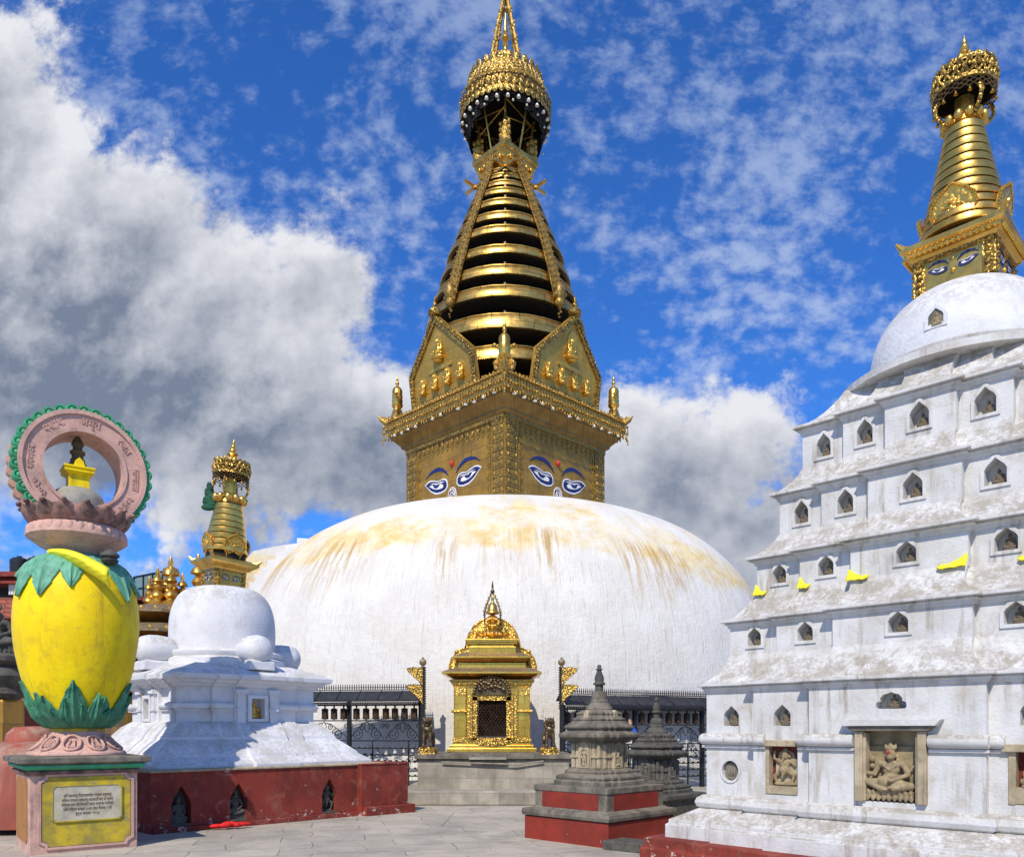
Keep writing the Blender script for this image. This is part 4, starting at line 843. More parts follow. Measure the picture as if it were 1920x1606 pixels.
for i, (u, sg, lab) in enumerate(((793, -1, 'gold double pennant on dark pole, left of the gold shrine'), (1053, 1, 'gold double pennant on dark pole, right of the gold shrine'))):
    Y = 19.6; X = (u - 960) / FPX * Y
    t_ = thing('banner_pole', lab, 'banner', (X, Y, 0), 0, 'gilt banners on dark poles beside the shrine')
    b = MB(); b.box((0, 0, 1.55), (.10, .10, 3.1)); 
    for j in range(18): b.ball((-sg * .06, 0, 2.1 + j * .058), .022, 5, 4)
    b.build('pole', M['iron'], t_)
    b = MB(); b.ball((0, 0, 3.22), (.09, .04, .09), 12, 8); b.lathe([(.04, 0), (.05, .03), (.03, .06)], 8, (0, 0, 3.08)); b.ball((0, 0, 3.32), .03, 6, 5); b.build('finial', M['gold_brn'], t_, 50)
    ff = Fr((0, -.055, 0), (sg, 0, 0), (0, -1, 0))
    for z0, L in ((2.62, .36), (2.20, .38)):
        P = [(0, z0), (0, z0 + .46), (L * .6, z0 + .475), (L * 1.05, z0 + .44), (L * .95, z0 + .36), (L * .6, z0 + .24), (L * .3, z0 + .15)]
        b = MB(); b.prism(ff, P, 0, .025, mi=0)
        for j in range(len(P)): 
            p, q = Vector(P[j]), Vector(P[(j + 1) % len(P)])
            for k in range(4): c = p.lerp(q, k / 4); b.ball(ff(c.x, c.y, .02), .016, 5, 4, mi=1)
        b.build('pennant', [M['gold_fine'], M['bronze']], t_)

# ================================================================== PRAYER WHEEL SHELTERS
def spiral(mb, f, s, t, r, sg=1, turns=1.6, ph=0.0, th=.012):
    mb.tube([f(s + sg * r * (1 - .82 * i / 26) * cos(ph + turns * 2 * pi * i / 26), t + r * (1 - .82 * i / 26) * sin(ph + turns * 2 * pi * i / 26), 0) for i in range(27)], th, 5)
def shelter(label, x0, y0, x1, y1, dz, posts, wheels, wlab):
    v = Vector((x1 - x0, y1 - y0)); L = v.length; ang = atan2(v.y, v.x)
    t_ = thing('prayer_wheel_shelter', label, 'shelter', (x0, y0, dz), ang, 'prayer wheel shelters round the dome')
    b = MB(); f = Fr((0, 0, 0), (1, 0, 0), (0, -1, 0))
    b.add([(0, -.28, 2.30), (L, -.28, 2.30), (L, .12, 2.56), (0, .12, 2.56), (0, -.28, 2.275), (L, -.28, 2.275), (L, .12, 2.535), (0, .12, 2.535)], [(0, 1, 2, 3), (7, 6, 5, 4), (0, 4, 5, 1), (3, 2, 6, 7), (0, 3, 7, 4), (1, 5, 6, 2)])
    for i in range(int(L / .55) + 1): x = min(i * .55, L); b.tube([(x, -.285, 2.315), (x, .10, 2.565)], .014, 4)
    b.add([(0, .12, 2.56), (L, .12, 2.56), (L, .30, 2.40), (0, .30, 2.40)], [(0, 1, 2, 3)])
    b.build('roof', M['tin'], t_)
    b = MB(); n = int(L / .062)
    b.box((L / 2, .12, 2.585), (L, .02, .02)); b.box((L / 2, .12, 2.65), (L, .015, .015))
    for i in range(n): x = (i + .5) * L / n; b.box((x, .12, 2.635), (.022, .012, .12)); b.ball((x, .12, 2.71), (.012, .012, .03), 4, 4)
    b.build('crest', M['iron'], t_)
    b = MB(); b.box((L / 2, -.28, 2.245), (L, .02, .035))
    for i in range(n): x = (i + .5) * L / n; b.box((x, -.285, 2.205), (.036, .012, .055)); b.box((x, -.285, 2.315), (.02, .012, .03))
    b.box((L / 2, -.02, 2.20), (L, .04, .05)); b.box((L / 2, -.02, 1.80), (L, .03, .03)); b.build('fringe_rail', M['iron'], t_)
    for x in posts:
        b = MB(); b.box((x, 0, 1.15), (.10, .10, 2.3)); b.tube([(x, -.02, 2.0), (x, -.26, 2.24)], .015, 4); b.build('post', M['iron'], t_, bevel=.006)
    b = MB()
    ed = [0] + list(posts) + [L]; ed = sorted(set(round(e, 3) for e in ed))
    for a0, a1 in zip(ed[:-1], ed[1:]):
        W_ = a1 - a0
        if W_ < .5: continue
        n2 = max(1, round(W_ / .95))
        for k in range(n2):
            c = a0 + W_ * (k + .5) / n2; w2 = W_ / n2
            for sg in (-1, 1):
                spiral(b, f, c + sg * w2 * .27, 1.46, .155, sg, 1.7, pi * .6); spiral(b, f, c + sg * w2 * .12, 1.64, .085, -sg, 1.5, pi * .3)
                spiral(b, f, c + sg * w2 * .44, 1.66, .07, sg, 1.4, 0)
                b.tube([f(c + sg * w2 * (.03 + .44 * q), 1.74 - .40 * q ** 1.6, 0) for q in [i / 8 for i in range(9)]], .012, 5)
                b.tube([f(c, 1.78, 0), f(c + sg * .07, 1.66, 0), f(c + sg * .05, 1.56, 0), f(c, 1.50, 0)], .010, 4)
    b.box((L / 2, 0, 1.29), (L, .03, .03)); b.build('scrollwork', M['iron'], t_)
    b = MB()
    for z in (1.10, .93, .76, .58, .40):
        b.box((L / 2, -.12 if z > .8 else 0, z), (L, .10, .022))
        for i in range(int(L / .16)): b.ball((i * .16 + .08, -.12 if z > .8 else 0, z + .02), (.04, .04, .025), 6, 4)
    for i in range(int(L / .95) + 1): b.box((i * .95 + .1, .0, .65), (.03, .03, 1.3)); b.tube([(i * .95 + .1, 0, 1.25), (i * .95 + .35, -.1, .95)], .012, 4)
    b.build('lamp_rack', M['iron'], t_)
    # the wheels
    for i, x in enumerate(wheels):
        P = Vector((x0, y0, dz)) + Matrix.Rotation(ang, 3, 'Z') @ Vector((x, -.02, 1.83))
        if not WP:
            wv = thing('prayer_wheel', wlab(i), 'prayer wheel', P, 0, 'row of copper prayer wheels')
            b = MB(); b.lathe([(.02, 0), (.082, .01), (.092, .02), (.092, .035), (.084, .04), (.086, .10), (.083, .11), (.086, .17), (.083, .18), (.085, .235), (.092, .24), (.092, .255), (.07, .275), (.035, .29), (.02, .295)], 16); b.build('drum', M['wheel'], wv, 40)
            b = MB(); b.lathe([(.012, .29), (.012, .305), (.028, .32), (.024, .34), (.01, .35), (.008, .38)], 8); b.lathe([(.008, -.04), (.012, 0)], 6); b.build('spindle', M['iron'], wv, 40)
            WP.append(wv)
        else:
            wv = copy_tree(WP[0]); wv.location = P; wv['label'] = wlab(i)
        wv.rotation_euler = (0, 0, random.uniform(0, 6))
WP = []
ORD = ['first', 'second', 'third', 'fourth', 'fifth', 'sixth', 'seventh', 'eighth', 'ninth', 'tenth', 'eleventh', 'twelfth', 'thirteenth', 'fourteenth', 'fifteenth', 'sixteenth']
def xs(us, x0, y0, x1, y1):     # where along the rail a bearing crosses it
    out = []; L = hypot(x1 - x0, y1 - y0)
    for u in us:
        k = (u - 960) / FPX; dx, dy = (x1 - x0) / L, (y1 - y0) / L; out.append((k * y0 - x0) / (dx - k * dy))
    return out
lx0, ly0, lx1, ly1 = (560 - 960) / FPX * 20.7, 20.7, (792 - 960) / FPX * 20.15, 20.15
wl = xs([610, 627, 645, 669, 687, 705, 724, 741, 759, 777], lx0, ly0, lx1, ly1)
shelter('black iron shelter with ten prayer wheels left of the gold shrine', lx0, ly0, lx1, ly1, 0.0, xs([655, 789], lx0, ly0, lx1, ly1), wl,
        lambda i: 'copper prayer wheel, %s from the left under the left shelter' % ORD[i])
rx0, ry0, rx1, ry1 = (1052 - 960) / FPX * 20.2, 20.2, (1420 - 960) / FPX * 22.8, 22.8
wr = xs([1063, 1081, 1099, 1117, 1136, 1154, 1172, 1202, 1219, 1236, 1253, 1270, 1287, 1303, 1330, 1346], rx0, ry0, rx1, ry1)
shelter('black iron shelter with prayer wheels behind the stone shrines at right', rx0, ry0, rx1, ry1, -.10, xs([1056, 1190, 1316], rx0, ry0, rx1, ry1), wr,
        lambda i: 'copper prayer wheel, %s from the left under the right shelter' % ORD[i])

# ================================================================== TIERED WHITE STUPA (right)
TC = (5.5, 9.73, 0)
def plan(a, b_, c, e, o=0.0):
    q = [(-a - o, -a - o), (-b_ - o, -a - o), (-b_ - o, -a - e - o), (-c - o, -a - e - o), (-c - o, -a - 2 * e - o), (c + o, -a - 2 * e - o), (c + o, -a - e - o), (b_ + o, -a - e - o), (b_ + o, -a - o)]
    out = []
    for k in range(4):
        for x, y in q:
            for _ in range(k): x, y = -y, x
            out.append((x, y))
    return out
def niche_poly(cx, z0, w_, h): return [(cx - w_, z0), (cx + w_, z0), (cx + w_, z0 + h * .55), (cx + w_ * .80, z0 + h * .70), (cx + w_ * .35, z0 + h * .86), (cx, z0 + h), (cx - w_ * .35, z0 + h * .86), (cx - w_ * .80, z0 + h * .70), (cx - w_, z0 + h * .55)]
def cusp_poly(cx, z0, w_, h): return [(cx - w_ * .9, z0), (cx + w_ * .9, z0), (cx + w_, z0 + h * .12), (cx + w_ * .95, z0 + h * .38), (cx + w_ * .72, z0 + h * .45), (cx + w_ * .72, z0 + h * .62), (cx + w_ * .5, z0 + h * .85), (cx + w_ * .22, z0 + h * .90), (cx, z0 + h), (cx - w_ * .22, z0 + h * .90), (cx - w_ * .5, z0 + h * .85), (cx - w_ * .72, z0 + h * .62), (cx - w_ * .72, z0 + h * .45), (cx - w_ * .95, z0 + h * .38), (cx - w_, z0 + h * .12)]
def rect(x0, x1, z0, z1): return [(x0, z0), (x1, z0), (x1, z1), (x0, z1)]
ts = thing('tiered_stupa', 'tall white five-tiered stupa with rows of small niches and gold spire', 'stupa', TC, -pi / 4)
TW = [2.215, 2.01, 1.78, 1.587, 1.39]; TE = [2.30, 2.10, 1.885, 1.68, 1.48]; TB = [1.55, 1.37, 1.20, 1.03, .86]; TCn = [.85, .68, .58, .47, .36]
ZE = [2.106, 2.878, 3.643, 4.422, 5.233]; ZB = [.80, 2.489, 3.235, 3.948, 4.746]; E = .09
def wall_band(mb, a, b_, c, e, z0, z1, nich, depth=.14):
    """redented wall: flat faces (with niche openings cut) and the returns between them"""
    for k in range(4):
        H = [a, a + e, a + 2 * e]
        for (x0, x1, h) in ((-a, -b_, H[0]), (-b_, -c, H[1]), (-c, c, H[2]), (c, b_, H[1]), (b_, a, H[0])):
            f = side(k, h); holes = [p for (xc, p) in nich if x0 < xc < x1] if k in (0, 3) else []
            if holes:
                tri = tessellate_polygon([[Vector((*q, 0)) for q in l] for l in [rect(x0, x1, z0, z1)] + holes]); fl = [q for l in [rect(x0, x1, z0, z1)] + holes for q in l]
                mb.add([f(q[0], q[1], 0) for q in fl], [tuple(t) for t in tri])
                for hp in holes:
                    n = len(hp); mb.add([f(q[0], q[1], 0) for q in hp] + [f(q[0] * 1.0, q[1], -depth) for q in hp], [(i, (i + 1) % n, n + (i + 1) % n, n + i) for i in range(n)] + [tuple(range(n, 2 * n))])
            else: mb.add([f(x0, z0), f(x1, z0), f(x1, z1), f(x0, z1)], [(0, 1, 2, 3)])
        for (x, h0, h1) in ((-b_, H[0], H[1]), (-c, H[1], H[2]), (c, H[1], H[2]), (b_, H[0], H[1])):
            f = side(k, h0); d = h1 - h0; mb.add([f(x, z0, 0), f(x, z0, d), f(x, z1, d), f(x, z1, 0)], [(0, 1, 2, 3)])
def prof_loft(mb, a, b_, c, e, prof):
    mb.loft([[(x, y, z) for x, y in plan(a, b_, c, e, o)] for o, z in prof])
figs = []
def niche_frame(mb, f, cx, z0, w_, h, t=.036):
    o = [(cx - w_ - t, z0 - t), (cx + w_ + t, z0 - t), (cx + w_ + t, z0 + h * .58), (cx + w_ * .86 + t * .8, z0 + h * .76), (cx + w_ * .35 + t * .6, z0 + h * .86 + t), (cx, z0 + h + t * 1.2), (cx - w_ * .35 - t * .6, z0 + h * .86 + t), (cx - w_ * .86 - t * .8, z0 + h * .76), (cx - w_ - t, z0 + h * .58)]
    mb.prism(f, o, .001, .017, [niche_poly(cx, z0, w_, h)])
for i in range(5):
    a, b_, c = TW[i], TB[i], TCn[i]; z0 = ZB[i]; z1 = ZE[i] - .07; mb = MB(); nich = []; H = [a, a + E, a + 2 * E]
    if i == 0:
        z0 = .80
        for xc in (-(a + b_) / 2, -(b_ + c) / 2, (b_ + c) / 2, (a + b_) / 2): nich.append((xc, niche_poly(xc, 1.63, .098, .24)))
        nich.append((0, cusp_poly(.0, 1.80, .15, .17)))
        nich.append((-(a + b_) / 2, circ(.108, 20, (-(a + b_) / 2 - .01, 1.10), .12)))
        nich.append((-(b_ + c) / 2, rect(-(b_ + c) / 2 - .20, -(b_ + c) / 2 + .18, .86, 1.42))); nich.append(((b_ + c) / 2, rect((b_ + c) / 2 - .19, (b_ + c) / 2 + .17, .90, 1.40)))
        nich.append((0.0, rect(-.27, .27, .86, 1.60)))
    else:
        zn = z0 + .095; hh = (z1 - z0) * .66
        for xc, w_ in ((-(a + b_) / 2, .084), (-(b_ + c) / 2, .088), (0, .098), ((b_ + c) / 2, .100), ((a + b_) / 2, .084)): nich.append((xc, niche_poly(xc, zn, w_, hh)))
    wall_band(mb, a, b_, c, E, z0 - .02, z1 + .04, nich)
    wb = mb.build('tier_wall', M['white'], ts)
    # eave and concave roof above it
    top = (TW[i + 1], ZB[i + 1]) if i < 4 else (1.02, 5.70)
    dz = top[1] - ZE[i]; da = TE[i] - top[0]
    ov = TE[i] - a
    r = MB(); pr = [(0.004, z1 - .005), (.02, z1 + .0), (.03, z1 + .035), (ov - .03, z1 + .048), (ov - .045, z1 + .052), (ov - .045, z1 + .066), (ov, z1 + .068), (ov, z1 + .10)]
    for t in (.0, .12, .28, .46, .64, .82, 1.0):
        pr.append((ov - .015 - (da - .015) * (t ** .72 if True else t), ZE[i] + .035 + (dz - .03) * (t ** 1.25)))
    pr[-1] = (pr[-1][0] + .012, ZB[i + 1] + .0 if i < 4 else 5.70)
    nb = TB[i + 1] if i < 4 else .6; nc = TCn[i + 1] if i < 4 else .3
    rows = []
    for j, (o, z) in enumerate(pr):
        t = max(0, (j - 7) / (len(pr) - 8)); bb = b_ + (nb + (a - (TW[i + 1] if i < 4 else 1.02)) - b_) * t if False else b_; cc = c
        tb = t; Bq = (b_ + o) * (1 - tb) + nb * tb if t > 0 else b_ + o; Cq = (c + o) * (1 - tb) + nc * tb if t > 0 else c + o; A = a + o
        q = [(-A, -A), (-Bq, -A), (-Bq, -A - E), (-Cq, -A - E), (-Cq, -A - 2 * E), (Cq, -A - 2 * E), (Cq, -A - E), (Bq, -A - E), (Bq, -A)]; row = []
        for k in range(4):
            for x, y in q:
                for _ in range(k): x, y = -y, x
                row.append((x, y, z))
        rows.append(row)
    r.loft(rows); r.build('eave_roof', M['white'], ts, bevel=.006)
    # frames and figures
    fm = MB(); k = 0
    for xc, p in nich:
        ax_ = abs(xc); h = H[2] if ax_ < c else H[1] if ax_ < b_ else H[0]; f = side(k, h)
        zs = [q[1] for q in p]; zlo, zhi = min(zs), max(zs)
        if i > 0:
            w_ = (max(q[0] for q in p) - min(q[0] for q in p)) / 2; fm = MB(); niche_frame(fm, f, xc, zlo, w_, zhi - zlo); fm.build('niche_frame', M['white'], wb, bevel=.004)
            o = inst('buddha_figure', me_bud_brown, wb, f(xc + .015, zlo + .003, -.075), (0, 0, random.uniform(-.25, .25)), random.uniform(.17, .21))
        elif zlo > 1.55:
            big = ax_ < .1
            o = inst('buddha_figure', me_bud_brown, wb, f(xc + .01, zlo + .004, -.07), (0, 0, random.uniform(-.2, .2)), .16 if big else .20)
# base mouldings
b = MB(); a, b_, c = TW[0], TB[0], TCn[0]
prof_loft(b, a, b_, c, E, [(.001, 1.385), (.03, 1.39), (.035, 1.415), (.02, 1.42), (.06, 1.435), (.075, 1.47), (.07, 1.52), (.04, 1.545), (.001, 1.55)]) if False else None
def roll_segments(_, z, r, spans):
    for k in (0, 3, 1, 2):
        for x0, x1, h in spans:
            f = side(k, h); mb = MB()
            mb.tube([f(x0, z, r * .35), f(x0 + .02, z, r * .35), f(x1 - .02, z, r * .35), f(x1, z, r * .35)], [r * .9, r, r, r * .9], 12)
            mb.fbox(f, x0, x1, z - r - .035, z - r - .005, .0, .03); mb.build('roll_moulding', M['white'], ts, 50)
roll_segments(b, 1.475, .068, [(-a - .05, -b_, a), (-b_ - .03, -(b_ + c) / 2 - .19, a + E), (-(b_ + c) / 2 + .19, -c, a + E), (-c - .03, -.36, a + 2 * E), (.36, c + .03, a + 2 * E), (c, (b_ + c) / 2 - .21, a + E), (b_, a + .05, a)])
b = MB(); prof_loft(b, a, b_, c, E, [(-.1, .60), (.03, .62), (.09, .66), (.11, .71), (.09, .765), (.04, .80), (-.1, .815)]); b.build('torus_moulding', M['white'], ts, bevel=.01)
b = MB(); prof_loft(b, a, b_, c, E, [(.36, .26), (.36, .44), (.33, .455), (.33, .50), (.29, .52), (.16, .585), (.06, .64), (.0, .66)]); b.build('white_plinth', M['white'], ts, bevel=.01)
b = MB(); prof_loft(b, a, b_, c, E, [(.58, -.02), (.58, .16), (.55, .17), (.55, .285), (.1, .29)]); b.build('red_plinth', M['red'], ts, bevel=.012)
def panels():
    k = 0; xb = -(b_ + c) / 2
    f = side(k, a + E); q = MB()     # left relief panel
    q.fbox(f, xb - .195, xb + .175, .862, 1.418, -.138, -.10); q.build('panel_back', M['red'], ts, label='red painted back of the left relief niche')
    q = MB(); q.fbox(f, xb - .195, xb + .175, .864, .955, -.12, .012); q.fbox(f, xb - .198, xb - .155, .955, 1.418, -.1, .008); q.fbox(f, xb - .22, xb + .21, 1.40, 1.47, -.1, .045)
    q.prism(f, [(xb - .115, .955), (xb + .135, .955), (xb + .14, 1.2), (xb + .10, 1.33), (xb + .01, 1.375), (xb - .07, 1.33), (xb - .11, 1.2)], -.105, -.07); q.build('relief_slab', M['stone_pale'], ts, bevel=.006)
    inst('relief_figure', me_dance, ts, f(xb + .01, .955, -.055), (0, 0, 0), (.42, .42, .43), 'carved dancing figure on red panel')
    xr = (b_ + c) / 2; q = MB(); q.fbox(f, xr - .185, xr + .165, .902, 1.398, -.138, -.10); q.build('panel_back', M['red'], ts, label='red painted back of the right relief niche')
    q = MB(); q.fbox(f, xr - .17, xr + .16, .905, 1.06, -.12, .0); q.fbox(f, xr - .19, xr - .13, .9, 1.398, -.1, .012); q.fbox(f, xr - .24, xr + .22, 1.385, 1.455, -.1, .05); q.build('relief_slab', M['stone_pale'], ts, bevel=.006)
    inst('relief_figure', me_bud, ts, f(xr + .02, 1.05, -.05), (0, 0, 0), .36, 'round haloed carved figure at far right')
    q = MB(); th = []
    for j in range(24): th.append(f(xr + .02 + .075 * cos(2 * pi * j / 23), 1.31 + .075 * sin(2 * pi * j / 23), -.06))
    q.tube(th, .02, 8); q.build('stone_halo', M['carve'], ts, 50)
    # great centre niche
    f = side(k, a + 2 * E); q = MB(); q.fbox(f, -.27, .27, .862, 1.598, -.139, -.115); q.fbox(f, -.15 - .10, .24, .90, 1.42, -.115, -.09); q.build('panel_back', M['carve'], ts)
    for s_ in (-1, 1):
        q = MB(); q.fbox(f, *sorted((s_ * .262, s_ * .345)), .855, 1.575, -.06, .055); q.fbox(f, *sorted((s_ * .238, s_ * .27)), .862, 1.56, -.10, .030); q.build('jamb', M['stone_pale'], ts, bevel=.008)
    q = MB(); q.prism(f, [(-.37, 1.575), (.37, 1.575), (.42, 1.62), (-.42, 1.62)], -.05, .085, mi=1); q.prism(f, [(-.44, 1.625), (.44, 1.625), (.50, 1.69), (-.47, 1.69)], -.02, .115, mi=0); q.build('lintel', [M['white'], M['stone']], ts, bevel=.006)
    inst('deity_relief', me_deity, ts, f(-.015, .868, -.055), (0, 0, 0), (.62, .62, .64), 'carved seated deity with vermilion on its brow')
    q = MB(); q.ball(f(-.015, 1.362, -.055 + .083), (.010, .010, .030), 6, 5); q.ball(f(-.015, 1.362, -.055 + .083), (.024, .010, .008), 6, 5); q.build('vermilion_mark', M['ered'], ts)
    f = side(k, a); xc = -(a + b_) / 2 - .01; q = MB(); q.prism(f, circ(.132, 24, (xc, 1.10), .146), .001, .014, [circ(.108, 20, (xc, 1.10), .12)]); q.build('round_frame', M['white'], ts)
    q = MB(); q.prism(f, [(xc - .09, 1.02), (xc, .99), (xc + .09, 1.03), (xc + .10, 1.14), (xc + .02, 1.21), (xc - .08, 1.17)], -.12, -.03)
    for dx in (-.035, .0, .035): q.ball(f(xc + dx, 1.09, -.03), (.02, .02, .06), 8, 6)
    q.build('carved_boss', M['stone'], ts, bevel=.006)
panels()
b = MB()
b.lathe([(1.42, 5.66), (1.42, 5.74), (1.34, 5.76)], 64); b.lathe([(1.20, 5.70), (1.22, 5.72), (1.22, 5.77), (1.16, 5.80), (1.17, 5.84), (1.11, 5.87), (1.12, 5.90), (1.07, 5.93)], 96)
b.build('dome_base', M['white'], ts, 30)
def tdome():
    b = MB(); prof = [(1.045, 5.86), (1.05, 6.0)]
    for i in range(1, 26): t = i / 26 * pi / 2; prof.append((1.05 * cos(t) ** .84, 6.0 + .93 * sin(t)))
    b.lathe(prof, 96, mi=0); o = b.build('small_dome', M['white2'], ts, 60)
    k = 0; f = side(k, .93); f.o = f.o + f.a * .0
    q = MB(); 
    # frame follows the front of the dome
    fn = Fr(Vector((0, -1.035, 6.10)), Vector((1, 0, 0)), Vector((0, -1, 0)))
    q.prism(fn, [(-.12, 0), (.12, 0), (.12, .14), (.08, .20), (0, .27), (-.08, .20), (-.12, .14)], -.10, .018, [niche_poly(0, .02, .08, .20)]); q.build('niche_frame', M['white2'], o, bevel=.004)
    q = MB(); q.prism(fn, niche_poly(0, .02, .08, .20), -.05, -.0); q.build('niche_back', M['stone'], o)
    inst('buddha_figure', me_bud, o, fn(.01, .025, .005), (0, 0, 0), (.16, .08, .16))
tdome()

def gold_spire(parent, c, zb, hs, hb, zc, ce, rings, zn, rn, neck, crownp, zf, hf, eyes=True, nrm=None, M1=None, lean=(0, 0), rcol=.11):
    """gilt eyed box, eave, ringed cone, lotus, parasol, finial; c=(x,y) local"""
    x, y = c
    b = MB(); b.sq([(hs, zb), (hs, zb + hb)], (x, y, 0)); bx = b.build('eyed_box', M['gold'], parent)
    b = MB()
    for k in range(4):
        f = side(k, hs, c)
        for s_ in (-1, 1):
            b.fbox(f, *sorted((s_ * hs * .72, s_ * hs * 1.0)), zb, zb + hb, .0, hs * .035)
            for j in range(5): b.ball(f(s_ * hs * .86, zb + hb * (.12 + j * .19), hs * .04), (hs * .09, hs * .09, hb * .06), 6, 5)
        b.fbox(f, -hs, hs, zb + hb * .90, zb + hb, .0, hs * .05)
    b.build('relief_border', M['gold_fine'], bx, 50)
    if eyes:
        for k in (0, 1):
            f = side(k, hs, c)
            for sg in (-1, 1): eye_on(bx, f, sg * hs * .13, zb + hb * .52, hs * .50, sg, radians(8), True, .001 - .006, M['navy'], False)
            q = MB(); q.ball(f(0, zb + hb * .42, .0), (hs * .06, hs * .06, hs * .07), 10, 6); q.build('nose_boss', M['gold_yel'], bx, 50); q = MB(); q.ball(f(0, zb + hb * .76, .0), (hs * .035,) * 3, 8, 6); q.build('brow_boss', M['gold_yel'], bx, 50)
    b = MB(); b.sq([(hs * 1.04, zb + hb - .005), (hs * 1.12, zb + hb + .03), (hs * 1.2, zb + hb + .04), (ce * .93, zc - .03), (ce, zc), (ce, zc + .05), (ce * .9, zc + .065), (ce * .55, zc + .12)], (x, y, 0))
    for k in range(4):
        R = Matrix.Rotation(pi / 4 + k * pi / 2, 3, 'Z'); d = R @ Vector((1, 0, 0)); D = ce * sqrt(2); o_ = Vector((x, y, 0))
        b.tube([o_ + d * (D - .22) + Vector((0, 0, zc + .03)), o_ + d * (D - .04) + Vector((0, 0, zc + .05)), o_ + d * (D + .04) + Vector((0, 0, zc + .12))], [.05, .045, .015], 8)
    ca = b.build('eave', M['gold'], parent)
    for k in range(4):
        b = MB(); f = side(k, hs * 1.2, c); n = 16
        for j in range(n): b.ball(f(-hs * 1.15 + hs * 2.3 * (j + .5) / n, zb + hb + .05, .015), hs * .07, 6, 5)
        b.build('beading', M['gold_yel'], ca, 50)
    for k in range(4):
        f0 = side(k, ce * .62, c); f = Fr(f0.o + Vector((0, 0, zc + .09)), f0.a, f0.n, Vector((0, 0, 1)) + f0.n * .22); flame_plate(parent, f, ce * .95, ce * 1.0, .0, M['gold_yel'], M['gold_yorn'])
    b = MB(); b.lathe([(rings[0][1] * .9, zc + .05)] + [(r * .86, z) for z, r, h in rings] + [(rn * .9, zn)], 24, (x, y, 0)); b.build('spire_core', M['void'], parent, 50)
    for z, r, h in rings:
        b = MB(); b.lathe([(r * .86, z), (r, z), (r * 1.01, z + h * .1), (r * .965, z + h * .9), (r * .965, z + h), (r * .86, z + h)], 36, (x, y, 0), cap=False); b.build('spire_ring', M['gold'], parent, 40)
    b = MB(); b.lathe([(rn * .8, zn - .02), (rn * 1.0, zn), (rn * .95, zn + .04)], 24, (x, y, 0)); nb = 12
    for j in range(nb): a = 2 * pi * j / nb; b.ball((x + rn * 1.0 * cos(a), y + rn * 1.0 * sin(a), zn + rn * .30), (rn * .24, rn * .24, rn * .28), 10, 8)
    b.build('lotus_collar', M['gold'], parent, 60)
    b = MB(); b.lathe([(rcol, zn), (rcol, crownp[1] + .04)], 8, (x, y, 0)); b.build('neck_column', M['gold_yel'], parent, 30)
    cr, cz0, cz1 = crownp; crown(parent, c, cr, cz0, cz1, 22, 14)
    b = MB()
    for k in range(4):           # bead garlands from parasol to collar
        a = pi / 4 + k * pi / 2; pth = []
        for j in range(13):
            t = j / 12; r = cr * (.88 + .20 * sin(t * pi)) * (1 - t * t * .42); pth.append((x + r * cos(a), y + r * sin(a), cz0 + (zn - cz0) * t))
        b.tube(pth, .013, 5)
        for j, p in enumerate(pth): b.ball(p, .026, 6, 5)
    b.build('garland', M['gold_fine'], parent, 50)
    finial(parent, c, zf, hf, cr * .32)
# right-hand spire: rings derived from the picture's bands
rr = []
N = 12
for i in range(N): t = i / (N - 1); rr.append((7.50 + 1.27 * t, .525 - .30 * t ** .9, .086))
gold_spire(ts, (0, 0), 6.82, .43, .42, 7.36, .56, rr, 8.88, .22, None, (.355, 9.19, 9.52), 9.57, .46)
for o in ts.children:
    pass

# yellow cloths lying on the second roof
def rag(name, label, loc, rz, pts, m, cat='cloth', thick=.012, group=None):
    b = MB(); rows = []
    f = Fr((0, 0, 0), (1, 0, 0), (0, -1, 0)); n = 10
    for i in range(n + 1):
        t = i / n; row = []
        for j in range(7):
            s_ = j / 6; x = pts[0] * t; h = pts[1] * max(0, 1 - t * 1.6) ** 1.1 + .018; y = -.06 * s_ + .02 * sin(t * 9 + s_ * 5) * .4; z = h * (1 - s_) ** 1.2 + .006 * sin(t * 14 + j * 2) - .42 * abs(y); row.append((x, y, z))
        rows.append(row)
    vs = [p for r in rows for p in r]; fs = []
    for i in range(n):
        for j in range(6): q = i * 7 + j; fs.append((q, q + 1, q + 8, q + 7))
    b.add(vs, fs); o = b.build(name, m, None, 60); o.location = loc; o.rotation_euler = (0, 0, rz)
    s_ = o.modifiers.new('s', 'SOLIDIFY'); s_.thickness = thick; tag(o, label, cat, group); return o
R45 = Matrix.Rotation(-pi / 4, 3, 'Z')
def tpos(s_, H, z): v = R45 @ Vector((s_, -H, 0)); return (TC[0] + v.x, TC[1] + v.y, z)
a3, b3, c3 = TW[2], TB[2], TCn[2]
zr = ZB[2] + .005
for s_, H, L, h, lab in ((-a3 - .02, a3 + .01, .15, .10, 'small yellow cloth bunched at the left corner of the white tier'), (-b3 - .0, a3 + E + .01, .13, .10, 'small yellow cloth folded between two niches of the white tier'),
                         (-c3 - .02, a3 + 2 * E + .01, .22, .09, 'yellow cloth with a flat tail lying on the white roof ledge'), (c3 + .0, a3 + 2 * E + .01, -.27, .09, 'longest yellow cloth, its tail trailing left on the ledge'), (b3, a3 + E + .01, -.20, .09, 'yellow cloth at the right edge of the white ledge')):
    rag('yellow_cloth', lab, tpos(s_, H - .0, zr - .012), -pi / 4, (L, h), M['cloth_yel'], group='yellow cloths on the ledge of the tiered stupa')

